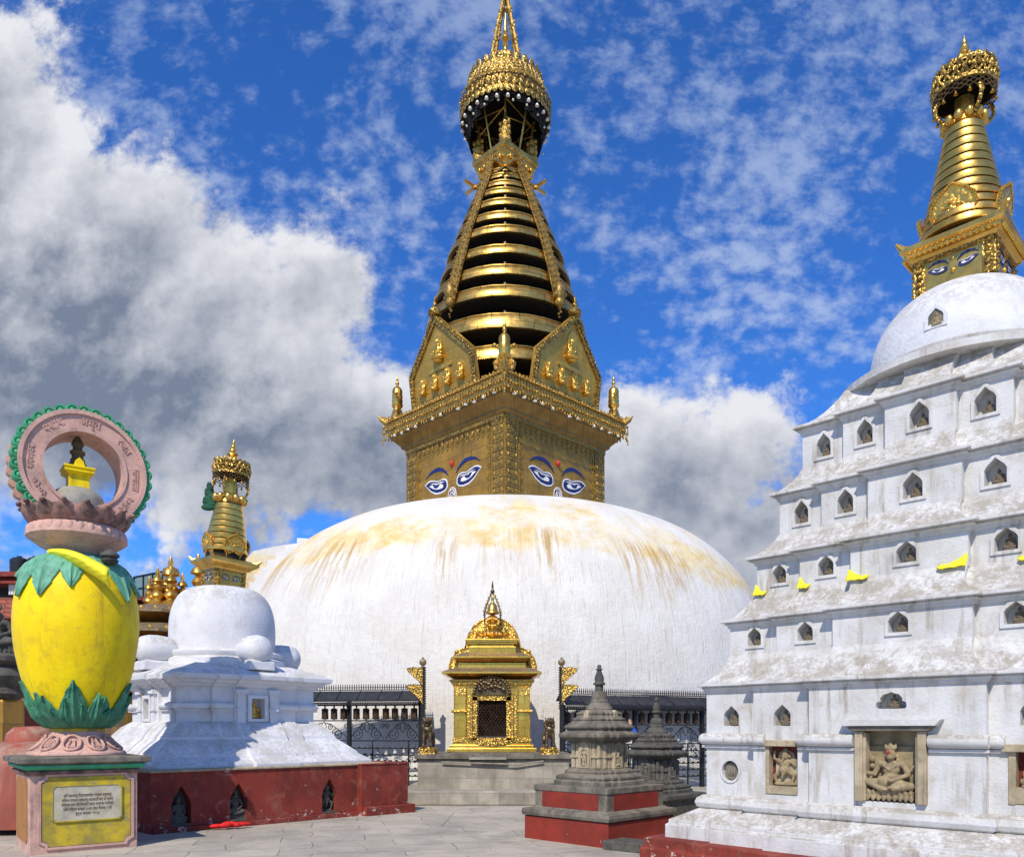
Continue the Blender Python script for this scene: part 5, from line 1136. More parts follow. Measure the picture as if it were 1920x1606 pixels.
# ================================================================== SMALL WHITE STUPA (left)
WC = (-5.42, 15.0, 0)
ws = thing('white_stupa', 'small white stupa with gold spire on red plinth behind the yellow vase', 'stupa', WC, -pi / 4)
def build_ws():
    # red plinth with arched niches on its right-front side
    H = 2.12; b = MB(); top = .93
    for k in range(4):
        f = side(k, H)
        if k == 1:
            nz = .10; holes = [niche_poly(s_, nz, .15, .62) for s_ in NS]
            R_ = rect(-H, H, -.05, top); tri = tessellate_polygon([[Vector((*q, 0)) for q in l] for l in [R_] + holes]); fl = [q for l in [R_] + holes for q in l]
            b.add([f(q[0], q[1]) for q in fl], [tuple(t) for t in tri])
            for hp in holes: n = len(hp); b.add([f(q[0], q[1], 0) for q in hp] + [f(q[0], q[1], -.22) for q in hp], [(i, (i + 1) % n, n + (i + 1) % n, n + i) for i in range(n)] + [tuple(range(n, 2 * n))])
        else: b.add([f(-H, -.05), f(H, -.05), f(H, top), f(-H, top)], [(0, 1, 2, 3)])
    b.add([(-H, -H, top), (H, -H, top), (H, H, top), (-H, H, top)], [(0, 1, 2, 3)]); b.build('red_plinth', M['red'], ws)
    b = MB(); b.sq([(H + .03, top - .0), (H + .03, top + .035), (H - .1, top + .045)]); b.build('plinth_coping', M['stone_pale'], ws, bevel=.01)
    f = side(1, H); b = MB(); b.fbox(f, 1.55, 2.62, -.05, top - .005, -1.2, .12); b.fbox(f, 1.55, 2.64, top - .005, top + .03, -1.2, .13); b.fbox(f, 1.6, 2.72, -.05, .17, -1.25, .22); b.build('plinth_extension', M['red'], ws, bevel=.012)
    b = MB(); b.fbox(f, -2.1, 2.1, -.05, .09, .0, .05); b.build('footing', M['red'], ws, bevel=.01)
    for s_ in NS:
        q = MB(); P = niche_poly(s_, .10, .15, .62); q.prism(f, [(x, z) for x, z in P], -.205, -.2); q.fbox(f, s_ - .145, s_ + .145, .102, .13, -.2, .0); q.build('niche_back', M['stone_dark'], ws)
    # sloping whitewashed base, wall, cornice and roof
    bb, cc, e = .78, .42, .075
    def L(pr, nm, m=M['white2'], bev=.012): q = MB(); q.loft([[(x, y, z) for x, y in plan(a, min(bb, a * .62), min(cc, a * .34), e)] for a, z in pr]); return q.build(nm, m, ws, bevel=bev)
    L([(1.97, .96), (1.98, 1.02), (1.86, 1.10), (1.80, 1.14), (1.78, 1.18), (1.60, 1.34), (1.50, 1.42), (1.49, 1.46), (1.36, 1.62), (1.25, 1.70), (1.22, 1.72)], 'sloping_base')
    a = 1.20; q = MB(); H_ = [a, a + e, a + 2 * e]; z0, z1 = 1.68, 2.34
    holes = {0: rect(-.13, .11, 1.77, 2.12), 1: rect(-.13, .11, 1.77, 2.12)}
    for k in range(4):
        for (x0, x1, h) in ((-a, -bb, H_[0]), (-bb, -cc, H_[1]), (-cc, cc, H_[2]), (cc, bb, H_[1]), (bb, a, H_[0])):
            f = side(k, h)
            if h == H_[2] and k in holes:
                hp = holes[k]; fl = rect(x0, x1, z0, z1) + hp; tri = tessellate_polygon([[Vector((*p, 0)) for p in l] for l in (rect(x0, x1, z0, z1), hp)]); q.add([f(p[0], p[1]) for p in fl], [tuple(t) for t in tri])
                n = 4; q.add([f(p[0], p[1], 0) for p in hp] + [f(p[0], p[1], -.2) for p in hp], [(i, (i + 1) % n, n + (i + 1) % n, n + i) for i in range(n)] + [(4, 5, 6, 7)])
            else: q.add([f(x0, z0), f(x1, z0), f(x1, z1), f(x0, z1)], [(0, 1, 2, 3)])
        for (x, h0, h1) in ((-bb, H_[0], H_[1]), (-cc, H_[1], H_[2]), (cc, H_[1], H_[2]), (bb, H_[0], H_[1])):
            f = side(k, h0); d = h1 - h0; q.add([f(x, z0, 0), f(x, z0, d), f(x, z1, d), f(x, z1, 0)], [(0, 1, 2, 3)])
    q.build('wall', M['white2'], ws)
    q = MB()
    for k in range(4):
        for (x0, x1, h) in ((-a - .06, -bb, H_[0]), (-bb - .04, -cc, H_[1]), (cc, bb + .04, H_[1]), (bb, a + .06, H_[0])):
            f = side(k, h); z = 1.99; q.tube([f(x0, z, .02), f(x0 + .02, z, .02), f(x1 - .02, z, .02), f(x1, z, .02)], [.05, .065, .065, .05], 10); q.fbox(f, x0, x1, 1.90, 1.925, 0, .04)
        f = side(k, H_[2])
        if k in holes:
            q.prism(f, rect(-.20, .18, 1.72, 2.18), .0, .05, [rect(-.13, .11, 1.77, 2.12)])
            for s_ in (-.32, .28): q.fbox(f, s_ - .07, s_ + .07, 1.70, 2.20, .0, .05); q.fbox(f, s_ - .10, s_ + .10, 2.20, 2.27, .0, .09); q.fbox(f, s_ - .09, s_ + .09, 1.90, 1.94, .0, .07)
    q.build('roll_moulding', M['white2'], ws, 50)
    L([(1.22, 2.30), (1.26, 2.33), (1.27, 2.36), (1.34, 2.38), (1.36, 2.42), (1.45, 2.44), (1.46, 2.52), (1.30, 2.60), (1.10, 2.66), (.95, 2.72), (.90, 2.74)], 'roof', bev=.01)
    q = MB(); q.lathe([(1.12, 2.70), (1.12, 2.84), (1.04, 2.88), (1.07, 2.92), (1.08, 2.97), (1.02, 3.0)], 48); q.build('dome_base', M['white2'], ws, 40)
    prof = [(.92, 2.98), (.94, 3.1), (.945, 3.3)]; 
    for i in range(1, 22): t = i / 22 * pi / 2; prof.append((.945 * cos(t) ** .42, 3.40 + .82 * sin(t)))
    q = MB(); q.lathe(prof, 72); q.build('small_dome', M['white2'], ws, 60)
    for k in range(4):
        R = Matrix.Rotation(k * pi / 2 - pi / 2, 3, 'Z'); d = R @ Vector((1, 0, 0)); q = MB()
        p = []; rad = []
        for t, r in ((.88, .16), (.95, .22), (1.05, .255), (1.2, .27), (1.35, .265), (1.48, .23), (1.54, .16), (1.56, .05)): p.append(d * t + Vector((0, 0, 2.98))); rad.append(r)
        q.tube(p, rad, 20); q.build('lotus_bud', M['white2'], ws, 60)
        q = MB(); q.sq([(.24, 2.62), (.24, 2.76), (.18, 2.80)], (d.x * 1.28, d.y * 1.28, 0), rz=k * pi / 2); q.build('bud_block', M['white2'], ws, bevel=.01)
    rr = []; n = 8
    for i in range(n): t = i / (n - 1); rr.append((4.88 + .80 * t, .40 - .145 * t ** 1.1, .098))
    g = bpy.data.objects.new('gold_spire', None); COL.objects.link(g); g.parent = ws; g.location = (0, 0, 4.2)
    g.rotation_euler = Matrix.Rotation(radians(4.2), 3, Matrix.Rotation(pi / 4, 3, 'Z') @ Vector((0, 1, 0))).to_euler()
    gold_spire(g, (0, 0), -.02, .285, .36, .46, .46, [(z - 4.2, r, h) for z, r, h in rr], 5.80 - 4.2, .27, None, (.335, 6.24 - 4.2, 6.56 - 4.2), 6.61 - 4.2, .42)
NS = (-1.66, -.73, .97)
build_ws()
RW = Matrix.Rotation(-pi / 4, 3, 'Z')
def wpos(s_, H, z): v = RW @ Vector((H, s_, 0)); return (WC[0] + v.x, WC[1] + v.y, z)
DARKDEITY = with_mat(me_deity, M['stone_dark']); DARKDANCE = with_mat(me_dance, M['stone_dark'])
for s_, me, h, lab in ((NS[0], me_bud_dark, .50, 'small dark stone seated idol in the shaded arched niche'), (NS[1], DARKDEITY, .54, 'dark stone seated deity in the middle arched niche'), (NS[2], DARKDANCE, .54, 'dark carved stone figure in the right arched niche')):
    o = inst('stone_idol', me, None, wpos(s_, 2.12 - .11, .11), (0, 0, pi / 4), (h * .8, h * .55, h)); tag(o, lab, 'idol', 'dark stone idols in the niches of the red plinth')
o = inst('golden_buddha', me_bud_gold, None, wpos(-.01, 1.20 + .15 - .10, 1.772), (0, 0, pi / 4), (.34, .25, .34)); tag(o, 'small golden seated buddha in the square niche of the white stupa', 'buddha statue')
b = MB()
for i in range(14): b.ball((random.uniform(-.26, .26), random.uniform(-.06, .06), .02 + random.uniform(0, .03)), (random.uniform(.05, .11), .05, random.uniform(.02, .045)), 8, 6)
o = b.build('red_cloth', M['cloth_red'], None, 50); o.location = wpos(-1.0, 2.32, .05); o.rotation_euler = (0, 0, radians(30)); tag(o, 'crumpled bright red cloth lying at the foot of the red plinth', 'cloth')
b = MB()
for i in range(9): b.ball((-.02 + .02 * sin(i * 2), 0, -.05 * i), (.05 + .012 * i, .05, .07), 8, 6)
o = b.build('green_scarf', M['cloth_green'], None, 50); o.location = (WC[0] - .20, WC[1] - .10, 6.12); tag(o, 'dark green scarf tied below the gold parasol of the white stupa', 'scarf')

# ================================================================== STONE CHAITYAS
def chaitya(label, X, Y, k, pal, dark, ped=True):
    t_ = thing('stone_chaitya', label, 'shrine', (X, Y, 0), -pi / 4, 'small carved stone chaityas')
    z = 0.0
    if ped:
        b = MB(); b.sq([(.775, -.02), (.775, .335)]); b.build('red_base', M['red_new'], t_, bevel=.01)
        b = MB(); b.sq([(.74, .335), (.80, .345), (.81, .39), (.80, .44), (.70, .46), (.665, .47), (.665, .70), (.68, .705), (.68, .785), (.55, .79)]); b.build('pedestal', M['stone'], t_, bevel=.01)
        b = MB()
        for q in range(4): f = side(q, .665); b.fbox(f, -.52, .52, .475, .695, -.01, .006)
        b.build('red_panel', M['red_new'], t_)
        z = .785
    else:
        b = MB(); b.sq([(.60, -.02), (.60, .35), (.66, .37), (.66, .44), (.58, .46)]); b.build('pedestal', dark, t_, bevel=.01); z = .45
    def P(pr, nm, m, bev=.008):
        q = MB(); q.loft([[(x * k, y * k, z + zz * k) for x, y in plan(a, a * .66, a * .40, .03)] for a, zz in pr]); return q.build(nm, m, t_, bevel=bev)
    P([(.48, 0), (.48, .06), (.45, .08), (.46, .10), (.46, .13), (.41, .15), (.36, .17), (.37, .19), (.36, .215), (.33, .235), (.29, .25)], 'stepped_base', dark)
    bd = P([(.285, .24), (.275, .25), (.275, .62), (.285, .63)], 'body', pal)
    q = MB()
    for kk in range(4):
        f0 = side(kk, (.275 + .06) * k)
        f = lambda s_, t, o=0.0, f0=f0: f0(s_ * k, z + t * k, o * k)
        ff = type('F', (), {'__call__': lambda self, s_, t, o=0.0: f(s_, t, o)})()
        q.prism(ff, [(-.10, .25), (.10, .25), (.10, .52), (.07, .60), (0, .64), (-.07, .60), (-.10, .52)], -.02, .03, [niche_poly(0, .285, .06, .28)])
        for s_ in (-.155, .155, -.235, .235): q.fbox(ff, s_ - .03, s_ + .03, .25, .60, -.06, -.012); q.fbox(ff, s_ - .04, s_ + .04, .40, .43, -.06, .005)
    q.build('niche_frame', pal, bd, bevel=.004)
    q = MB()
    for kk in range(4): f = side(kk, (.275 + .06) * k); q.prism(Fr(f.o + Vector((0, 0, z)), f.a * k, f.n * k, Vector((0, 0, k))), niche_poly(0, .285, .06, .28), -.03, .004)
    q.build('niche_back', M['stone_dark'], bd)
    me = with_mat(me_stand, pal)
    for kk in (0, 1):
        f0 = side(kk, (.275 + .06) * k); inst('carved_figure', me, bd, f0(0, z + .285 * k, .012), (0, 0, kk * pi / 2), .27 * k)
    P([(.30, .62), (.34, .66), (.42, .69), (.43, .71), (.43, .745), (.40, .765), (.35, .79), (.33, .80), (.355, .82), (.37, .835), (.37, .86), (.33, .89), (.29, .93), (.27, .94)], 'eave', dark)
    P([(.27, .94), (.28, .95), (.28, .975), (.25, .99), (.235, 1.02), (.245, 1.04), (.245, 1.06), (.20, 1.08), (.185, 1.10)], 'upper_tier', dark)
    q = MB()
    for kk in range(4):
        f = side(kk, .27 * k); q.prism(Fr(f.o + Vector((0, 0, z + .98 * k)), f.a * k, f.n * k, Vector((0, 0, k))), niche_poly(0, 0, .045, .12), -.03, .04)
    q.build('dormer', pal if ped else dark, t_, bevel=.004)
    q = MB(); q.lathe([(.20, 1.08), (.205, 1.12), (.17, 1.17), (.14, 1.20), (.135, 1.205), (.135, 1.24), (.115, 1.26), (.12, 1.30), (.10, 1.36), (.085, 1.38)], 20, (0, 0, z + 0), fl=None)
    for i in range(len(q.v)): v = q.v[i]; v.x *= k; v.y *= k; v.z = z + (v.z - z) * k
    q.build('round_dome', M['stone'] if ped else dark, t_, 40)
    q = MB(); q.lathe([(.062, 1.37), (.060, 1.47), (.09, 1.48), (.092, 1.50), (.065, 1.52), (.07, 1.56), (.068, 1.59), (.045, 1.65), (.032, 1.69), (.052, 1.70), (.052, 1.715), (.028, 1.72), (.03, 1.76), (.022, 1.775)], 10, (0, 0, z + 0))
    for i in range(len(q.v)): v = q.v[i]; v.x *= k; v.y *= k; v.z = z + (v.z - z) * k
    q.build('stone_spire', M['stone_dark'], t_, 40)
chaitya('carved stone chaitya on red panelled pedestal, nearer and taller of the two', 1.28, 11.74, .985, M['stone_pale'], M['stone'])
chaitya('dark grey stone chaitya behind, without red panels', 2.62, 14.5, .97, M['stone_mid'], M['stone_dark'], False)
b = MB(); b.box((0, 0, .06), (1.0, .42, .13)); b.box((.6, .35, .05), (.9, .35, .10)); o = b.build('stone_step', M['stone_dark'], None, bevel=.015); o.location = (1.72, 10.45, 0); o.rotation_euler = (0, 0, radians(-38)); tag(o, 'low dark stone step between the red bases at right', 'step')

# ================================================================== PAINTED VASE COLUMN (left foreground)
VX, VY, VRZ = -5.93, 10.92, radians(38)
vc = thing('vase_column', 'yellow painted vase monument with green leaves, lotus discs and stone ring on pedestal', 'monument', (VX, VY, 0), VRZ)
def build_vase():
    b = MB(); b.sq([(.63, -.02), (.63, 1.0), (.62, 1.02)], (-.02, -.02, 0)); pd = b.build('pedestal', M['pink'], vc, bevel=.012)
    c = (-.02, -.02)
    b = MB()
    f = side(0, .63, c); oc = lambda x0, x1, z0, z1, r: [(x0 + r, z0), (x1 - r, z0), (x1 - r * .9, z0 + r * .5), (x1 - r * .3, z0 + r * .9), (x1, z0 + r), (x1, z1 - r), (x1 - r * .4, z1 - r * .8), (x1 - r * .9, z1 - r * .4), (x1 - r, z1), (x0 + r, z1), (x0 + r * .9, z1 - r * .4), (x0 + r * .4, z1 - r * .8), (x0, z1 - r), (x0, z0 + r), (x0 + r * .3, z0 + r * .9), (x0 + r * .9, z0 + r * .5)]
    b.prism(f, oc(-.49, .54, .10, .98, .08), .0, .012); b.build('yellow_panel', M['yellow_worn'], pd)
    b = MB(); b.prism(f, oc(-.535, .585, .06, 1.02, .085), .0, .022, [oc(-.50, .55, .09, .99, .08)]); b.build('panel_rim', M['pink'], pd, bevel=.003)
    b = MB(); b.prism(side(3, .63, c), oc(-.50, .50, .14, .96, .05), .0, .012); b.build('ochre_panel', M['ochre'], pd, label='plain ochre side panel')
    R_ = rect(-.37, .42, .42, .86)
    b = MB(); b.prism(f, oc(-.37, .42, .42, .86, .03), .013, .026, mi=0); b.prism(f, oc(-.385, .435, .405, .875, .03), .0, .034, [oc(-.37, .42, .42, .86, .03)], mi=1); pq = b.build('plaque', [M['plaque'], M['yellow_worn']], pd)
    b = MB(); ft = Fr(f.o, f.a, f.n)
    lines = ['श्री स्वयम्भू चैत्यमहाविहार मण्डप धर्मधातु', 'विकास मण्डल स्वयम्भू काठमाडौं बाट यो कलश', 'निर्माण तथा जीर्णोद्धार कार्य सम्पन्न गरिएको', 'मिति विक्रम सम्बत २०४२ साल वैशाख १ गते', 'बुद्ध सम्बत २५२८']
    for i, l in enumerate(lines):
        q = Fr(f(.025, .735 - i * .058, .027), f.a * (.66 if i < 4 else .8), f.n); put_text(b, l, .052, q, 0, .001)
    b.build('inscription', M['ink'], pq)
    # cornice of the pedestal
    b = MB(); b.sq([(.64, 1.0), (.66, 1.02), (.67, 1.06), (.64, 1.07)], (*c, 0), mi=0); b.sq([(.66, 1.07), (.72, 1.10), (.72, 1.135), (.70, 1.14)], (*c, 0), mi=1); b.sq([(.70, 1.14), (.775, 1.165), (.775, 1.225), (.74, 1.235), (.4, 1.25)], (*c, 0), mi=2)
    for k in (0, 3):
        ff = side(k, .66, c)
        for j in range(34): b.tube([ff(-.62 + j * .037, 1.015, .01), ff(-.60 + j * .037, 1.06, .016)], .010, 4, mi=0)
    b.build('pedestal_cornice', [M['pink_dark'], M['green_lite'], M['stone']], pd, bevel=.006)
    # lotus foot
    b = MB(); b.lathe([(.60, 1.25), (.60, 1.275), (.585, 1.29), (.50, 1.33), (.40, 1.42), (.34, 1.52), (.33, 1.56), (.30, 1.57)], 48)
    for j in range(10):
        a = 2 * pi * j / 10; u = Vector((cos(a), sin(a), 0)); s_ = Vector((-sin(a), cos(a), 0)); pth = []
        for q in range(21):
            th = 2 * pi * q / 20; ss = .098 * sin(th); tt = .5 + .40 * cos(th); r = .36 + (1 - tt) ** 1.6 * .22; pth.append(u * (r + .012) + s_ * ss * (1.25 - tt * .4) + Vector((0, 0, 1.295 + .24 * tt)))
        b.tube(pth, .017, 6)
        pth = [u * (.385 + (1 - tt) ** 1.6 * .20) + s_ * sg * .05 * (1.2 - tt) + Vector((0, 0, 1.30 + .22 * tt)) for sg in (-1, 1) for tt in ([.75, .55, .3] if sg < 0 else [.3, .55, .75])]
        b.tube(pth, .010, 5)
    b.build('lotus_foot', M['pink'], vc, 50)
    b = MB(); b.lathe([(.30, 1.55), (.335, 1.56), (.335, 1.60), (.30, 1.62)], 32); b.build('foot_ring', M['yellow_worn'], vc, 40)
    VP = [(.28, 1.60), (.36, 1.64), (.48, 1.76), (.545, 1.92), (.64, 2.20), (.72, 2.55), (.765, 2.90), (.765, 3.15), (.73, 3.42), (.66, 3.65), (.56, 3.80), (.45, 3.88), (.34, 3.92), (.29, 3.94), (.27, 4.02)]
    def vr(z):
        for (r0, z0), (r1, z1) in zip(VP[:-1], VP[1:]):
            if z0 <= z <= z1: return r0 + (r1 - r0) * (z - z0) / (z1 - z0)
        return VP[-1][0]
    dense = []
    for (r0, z0), (r1, z1), (rm, zm), (rp, zp) in zip(VP[:-1], VP[1:], [VP[0]] + VP[:-2], VP[2:] + [VP[-1]]):
        for q in range(4):
            t = q / 4; h = lambda p0, p1, p2, p3: .5 * (2 * p1 + (p2 - p0) * t + (2 * p0 - 5 * p1 + 4 * p2 - p3) * t * t + (3 * p1 - p0 - 3 * p2 + p3) * t ** 3)
            dense.append((h(rm, r0, r1, rp), z0 + (z1 - z0) * t))
    dense.append(VP[-1])
    b = MB(); b.lathe(dense, 72, fl=lambda a, z: 1 + .006 * sin(3 * a + z * 2) + .003 * sin(9 * a + 5 * z)); vs_ = b.build('vase', M['yellow'], vc, 60)
    def leafband(nm, n, z0, tipf, wf, down, m, ph=0.0, lobes=True, th=.03):
        q = MB()
        for j in range(n):
            a0 = 2 * pi * j / n + ph; zt = tipf(j); W2 = wf(j); N = 20; K = 12; rows = []
            for i in range(N + 1):
                t = i / N; z = z0 + (zt - z0) * t; wd = W2 * (1 - t ** 2.4) * (1 + .26 * (1 - ((t * 4.2) % 1.0)) * t) + .010 * (1 - t); row = []
                for kk in range(K + 1):
                    s_ = -1 + 2 * kk / K; r = vr(min(max(z, 1.6), 4.1)) + th * (1 - .25 * abs(s_) ** 2) + .013 * cos(s_ * pi * 4) * (1 - .6 * t) + .022 * math.exp(-(s_ / .14) ** 2) + (.012 * t if not down else .02 * t * t); a = a0 + s_ * wd / max(vr(min(max(z, 1.6), 4.1)), .3); row.append((r * cos(a), r * sin(a), z))
                rows.append(row)
            vs = [p for r_ in rows for p in r_]; n0 = len(vs)
            fs = [(i * (K + 1) + kk, i * (K + 1) + kk + 1, (i + 1) * (K + 1) + kk + 1, (i + 1) * (K + 1) + kk) for i in range(N) for kk in range(K)]
            q.add(vs, fs)
        o = q.build(nm, m, vs_, 60); s_ = o.modifiers.new('s', 'SOLIDIFY'); s_.thickness = .018; s_.offset = -1; return o
    leafband('upper_leaves', 13, 3.97, lambda j: (3.30, 3.50, 3.62)[j % 3] if j % 3 == 0 else (3.42 if j % 3 == 1 else 3.60), lambda j: .20 if j % 3 == 0 else .16, True, M['green_pale'], radians(-95) - VRZ, th=.02)
    leafband('lower_leaves', 10, 1.62, lambda j: 2.22 if j % 2 == 0 else 2.02, lambda j: .16, False, M['green'], radians(-66) - VRZ, th=.015); leafband('front_leaves', 20, 1.62, lambda j: (1.92, 2.06, 1.86, 2.0)[j % 4], lambda j: .10, False, M['green'], radians(-57) - VRZ, th=.035)
    # lotus discs
    b = MB(); b.lathe([(.27, 4.08), (.32, 4.10), (.34, 4.14), (.46, 4.20), (.57, 4.28), (.61, 4.31), (.61, 4.34), (.59, 4.40), (.56, 4.46), (.50, 4.48), (.48, 4.52), (.50, 4.55)], 60, fl=lambda a, z: 1 + (.018 * abs(sin(a * 15)) if z > 4.25 else .012 * abs(sin(a * 10))))
    for j in range(30):
        a = 2 * pi * j / 30; u = Vector((cos(a), sin(a), 0)); b.ball(u * .56 + Vector((0, 0, 4.375)), (.058, .058, .085), 8, 6)
    b.build('lower_lotus', M['pink'], vc, 50).location.z = -.15
    b = MB(); b.lathe([(.48, 4.50), (.52, 4.54), (.60, 4.62), (.62, 4.70), (.60, 4.76), (.5, 4.78), (.2, 4.79)], 60, fl=lambda a, z: 1 + .03 * abs(sin(a * 8)))
    for j in range(16):
        a = 2 * pi * j / 16; R = Matrix.Rotation(a, 3, 'Z') @ Matrix.Rotation(radians(32), 3, 'Y'); b.ball(Matrix.Rotation(a, 3, 'Z') @ Vector((.60, 0, 4.68)), (.05, .115, .13), 10, 8, R=R); b.ball(Matrix.Rotation(a, 3, 'Z') @ Vector((.69, 0, 4.78)), (.035, .07, .03), 8, 6)
    b.build('upper_lotus', M['pink_dark'], vc, 50).location.z = -.24
    # great ring
    zc = 5.08; rg = VRZ
    f = Fr((0.04, 0, zc), (1, 0, 0), (0, -1, 0)); RO, RI = .775, .49; T = .26
    b = MB(); n = 72
    b.prism(f, circ(RO, n), -T, T, [circ(RI, n)], mi=0); b.prism(f, circ(RO, n), T, T + .03, [circ(RO - .055, n)], mi=0); b.prism(f, circ(RI + .04, n), T, T + .02, [circ(RI, n)], mi=0)
    rb = b.build('ring', [M['pink']], vc, 35)
    b = MB(); ns = 34
    for j in range(ns):
        a = 2 * pi * j / ns - pi / 2
        if abs(((a + pi / 2 + pi) % (2 * pi)) - pi) < .45: continue
        cx, cz = (RO + .005) * cos(a), (RO + .005) * sin(a)
        b.prism(f, circ(.08, 14, (cx, cz)), T - .14, T - .01)
        b.tube([f(cx + .06 * cos(q), cz + .06 * sin(q), T - .005) for q in [a - 1.7 + 3.4 * i / 10 for i in range(11)]], .014, 5)
        b.ball(f(cx, cz, T - .01), (.035, .02, .035), 8, 6)
    b.build('green_scallops', M['green_lite'], rb, 50)
    b = MB()
    for j in range(ns):
        a = 2 * pi * j / ns - pi / 2
        if abs(((a + pi / 2 + pi) % (2 * pi)) - pi) < .45: continue
        cx, cz = (RO + .005) * cos(a), (RO + .005) * sin(a); b.prism(f, circ(.08, 12, (cx, cz)), -T, -T + .14); b.ball(f(cx, cz, -T + .0), (.035, .03, .035), 8, 6)
    b.build('pink_scallops', M['pink'], rb, 50)
    b = MB()
    for a, tx, sz in ((212, '२०१७', .12), (176, 'शरणवर', .11), (126, 'पशाश', .13), (84, 'अमृत', .13), (40, 'रजत', .13), (-2, 'मामाला', .115), (-36, '२०४२', .11)):
        ar = radians(a); rad = (RO + RI) / 2 - .005; rot = ar - pi / 2; p = f(rad * cos(ar), rad * sin(ar), T + .002); put_text(b, tx, sz, Fr(p, f.a, f.n), rot, .010)
    b.build('inscription', M['pink'], rb)
    # tiny stupa within the ring
    b = MB(); b.lathe([(.34, 4.55), (.34, 4.78)] + [(.335 * cos(t) ** .8, 4.80 + .22 * sin(t)) for t in [pi / 2 * i / 12 for i in range(12)]] + [(.02, 5.02)], 40); st = b.build('inner_stupa', M['grey_plaster'], vc, 60); st.location.z = -.14
    b = MB(); b.sq([(.125, 4.98), (.125, 5.16), (.135, 5.165), (.18, 5.20), (.18, 5.225), (.165, 5.23), (.19, 5.25), (.19, 5.275), (.12, 5.29)], (0, 0, 0)); f2 = side(0, .12); b.prism(Fr(f2.o + Vector((0, 0, 5.28)), f2.a, f2.n), [(-.07, 0), (.07, 0), (.05, .07), (0, .12), (-.05, .07)], -.02, .03); b.build('inner_box', M['yellow'], st, bevel=.004)
    b = MB(); b.lathe([(.125, 5.28), (.11, 5.34), (.095, 5.345), (.09, 5.40), (.075, 5.405), (.07, 5.46), (.095, 5.48), (.095, 5.51), (.06, 5.53), (.06, 5.58), (.08, 5.60), (.06, 5.66), (.02, 5.72)], 18); b.build('inner_spire', M['dark_yellow'], st, 40)
build_vase()
b = MB(); b.lathe([(.05, 0), (.10, .03), (.11, .06), (.08, .08), (.12, .11), (.115, .14), (.07, .17), (.04, .20)], 16, fl=lambda a, z: 1 + .05 * sin(a * 9)); b.build('stone_knob', M['stone_dark'], vc, 50).location = (.29, -.55, 3.78)
def scarf():        # yellow cloth laid from the neck of the vase
    b = MB(); K = 5; rows = []
    ax = Matrix.Rotation(VRZ, 3, 'Z')
    P0 = Vector((-6.08, 10.58, 3.98)); P1 = Vector((-5.13, 10.26, 3.66))
    for i in range(19):
        t = i / 18; c = P0.lerp(P1, t) + Vector((0, -.10 * sin(pi * t), .07 * sin(pi * t))); row = []
        for k in range(K + 1): s_ = k / K; row.append(c + Vector((-.02, -.02 - .03 * sin(s_ * 5), 0)) + Vector((0, -.02, -1)) * (.01 + s_ * (.13 + .11 * t)) + Vector((0, -.05 * sin(s_ * pi), 0)))
        rows.append(row)
    vs = [p for r in rows for p in r]; b.add(vs, [(i * (K + 1) + k, i * (K + 1) + k + 1, (i + 1) * (K + 1) + k + 1, (i + 1) * (K + 1) + k) for i in range(18) for k in range(K)])
    o = b.build('yellow_scarf', M['cloth_yel'], None, 60); s_ = o.modifiers.new('s', 'SOLIDIFY'); s_.thickness = .012; tag(o, 'bright yellow cloth band tied round the neck of the vase', 'scarf')
scarf()

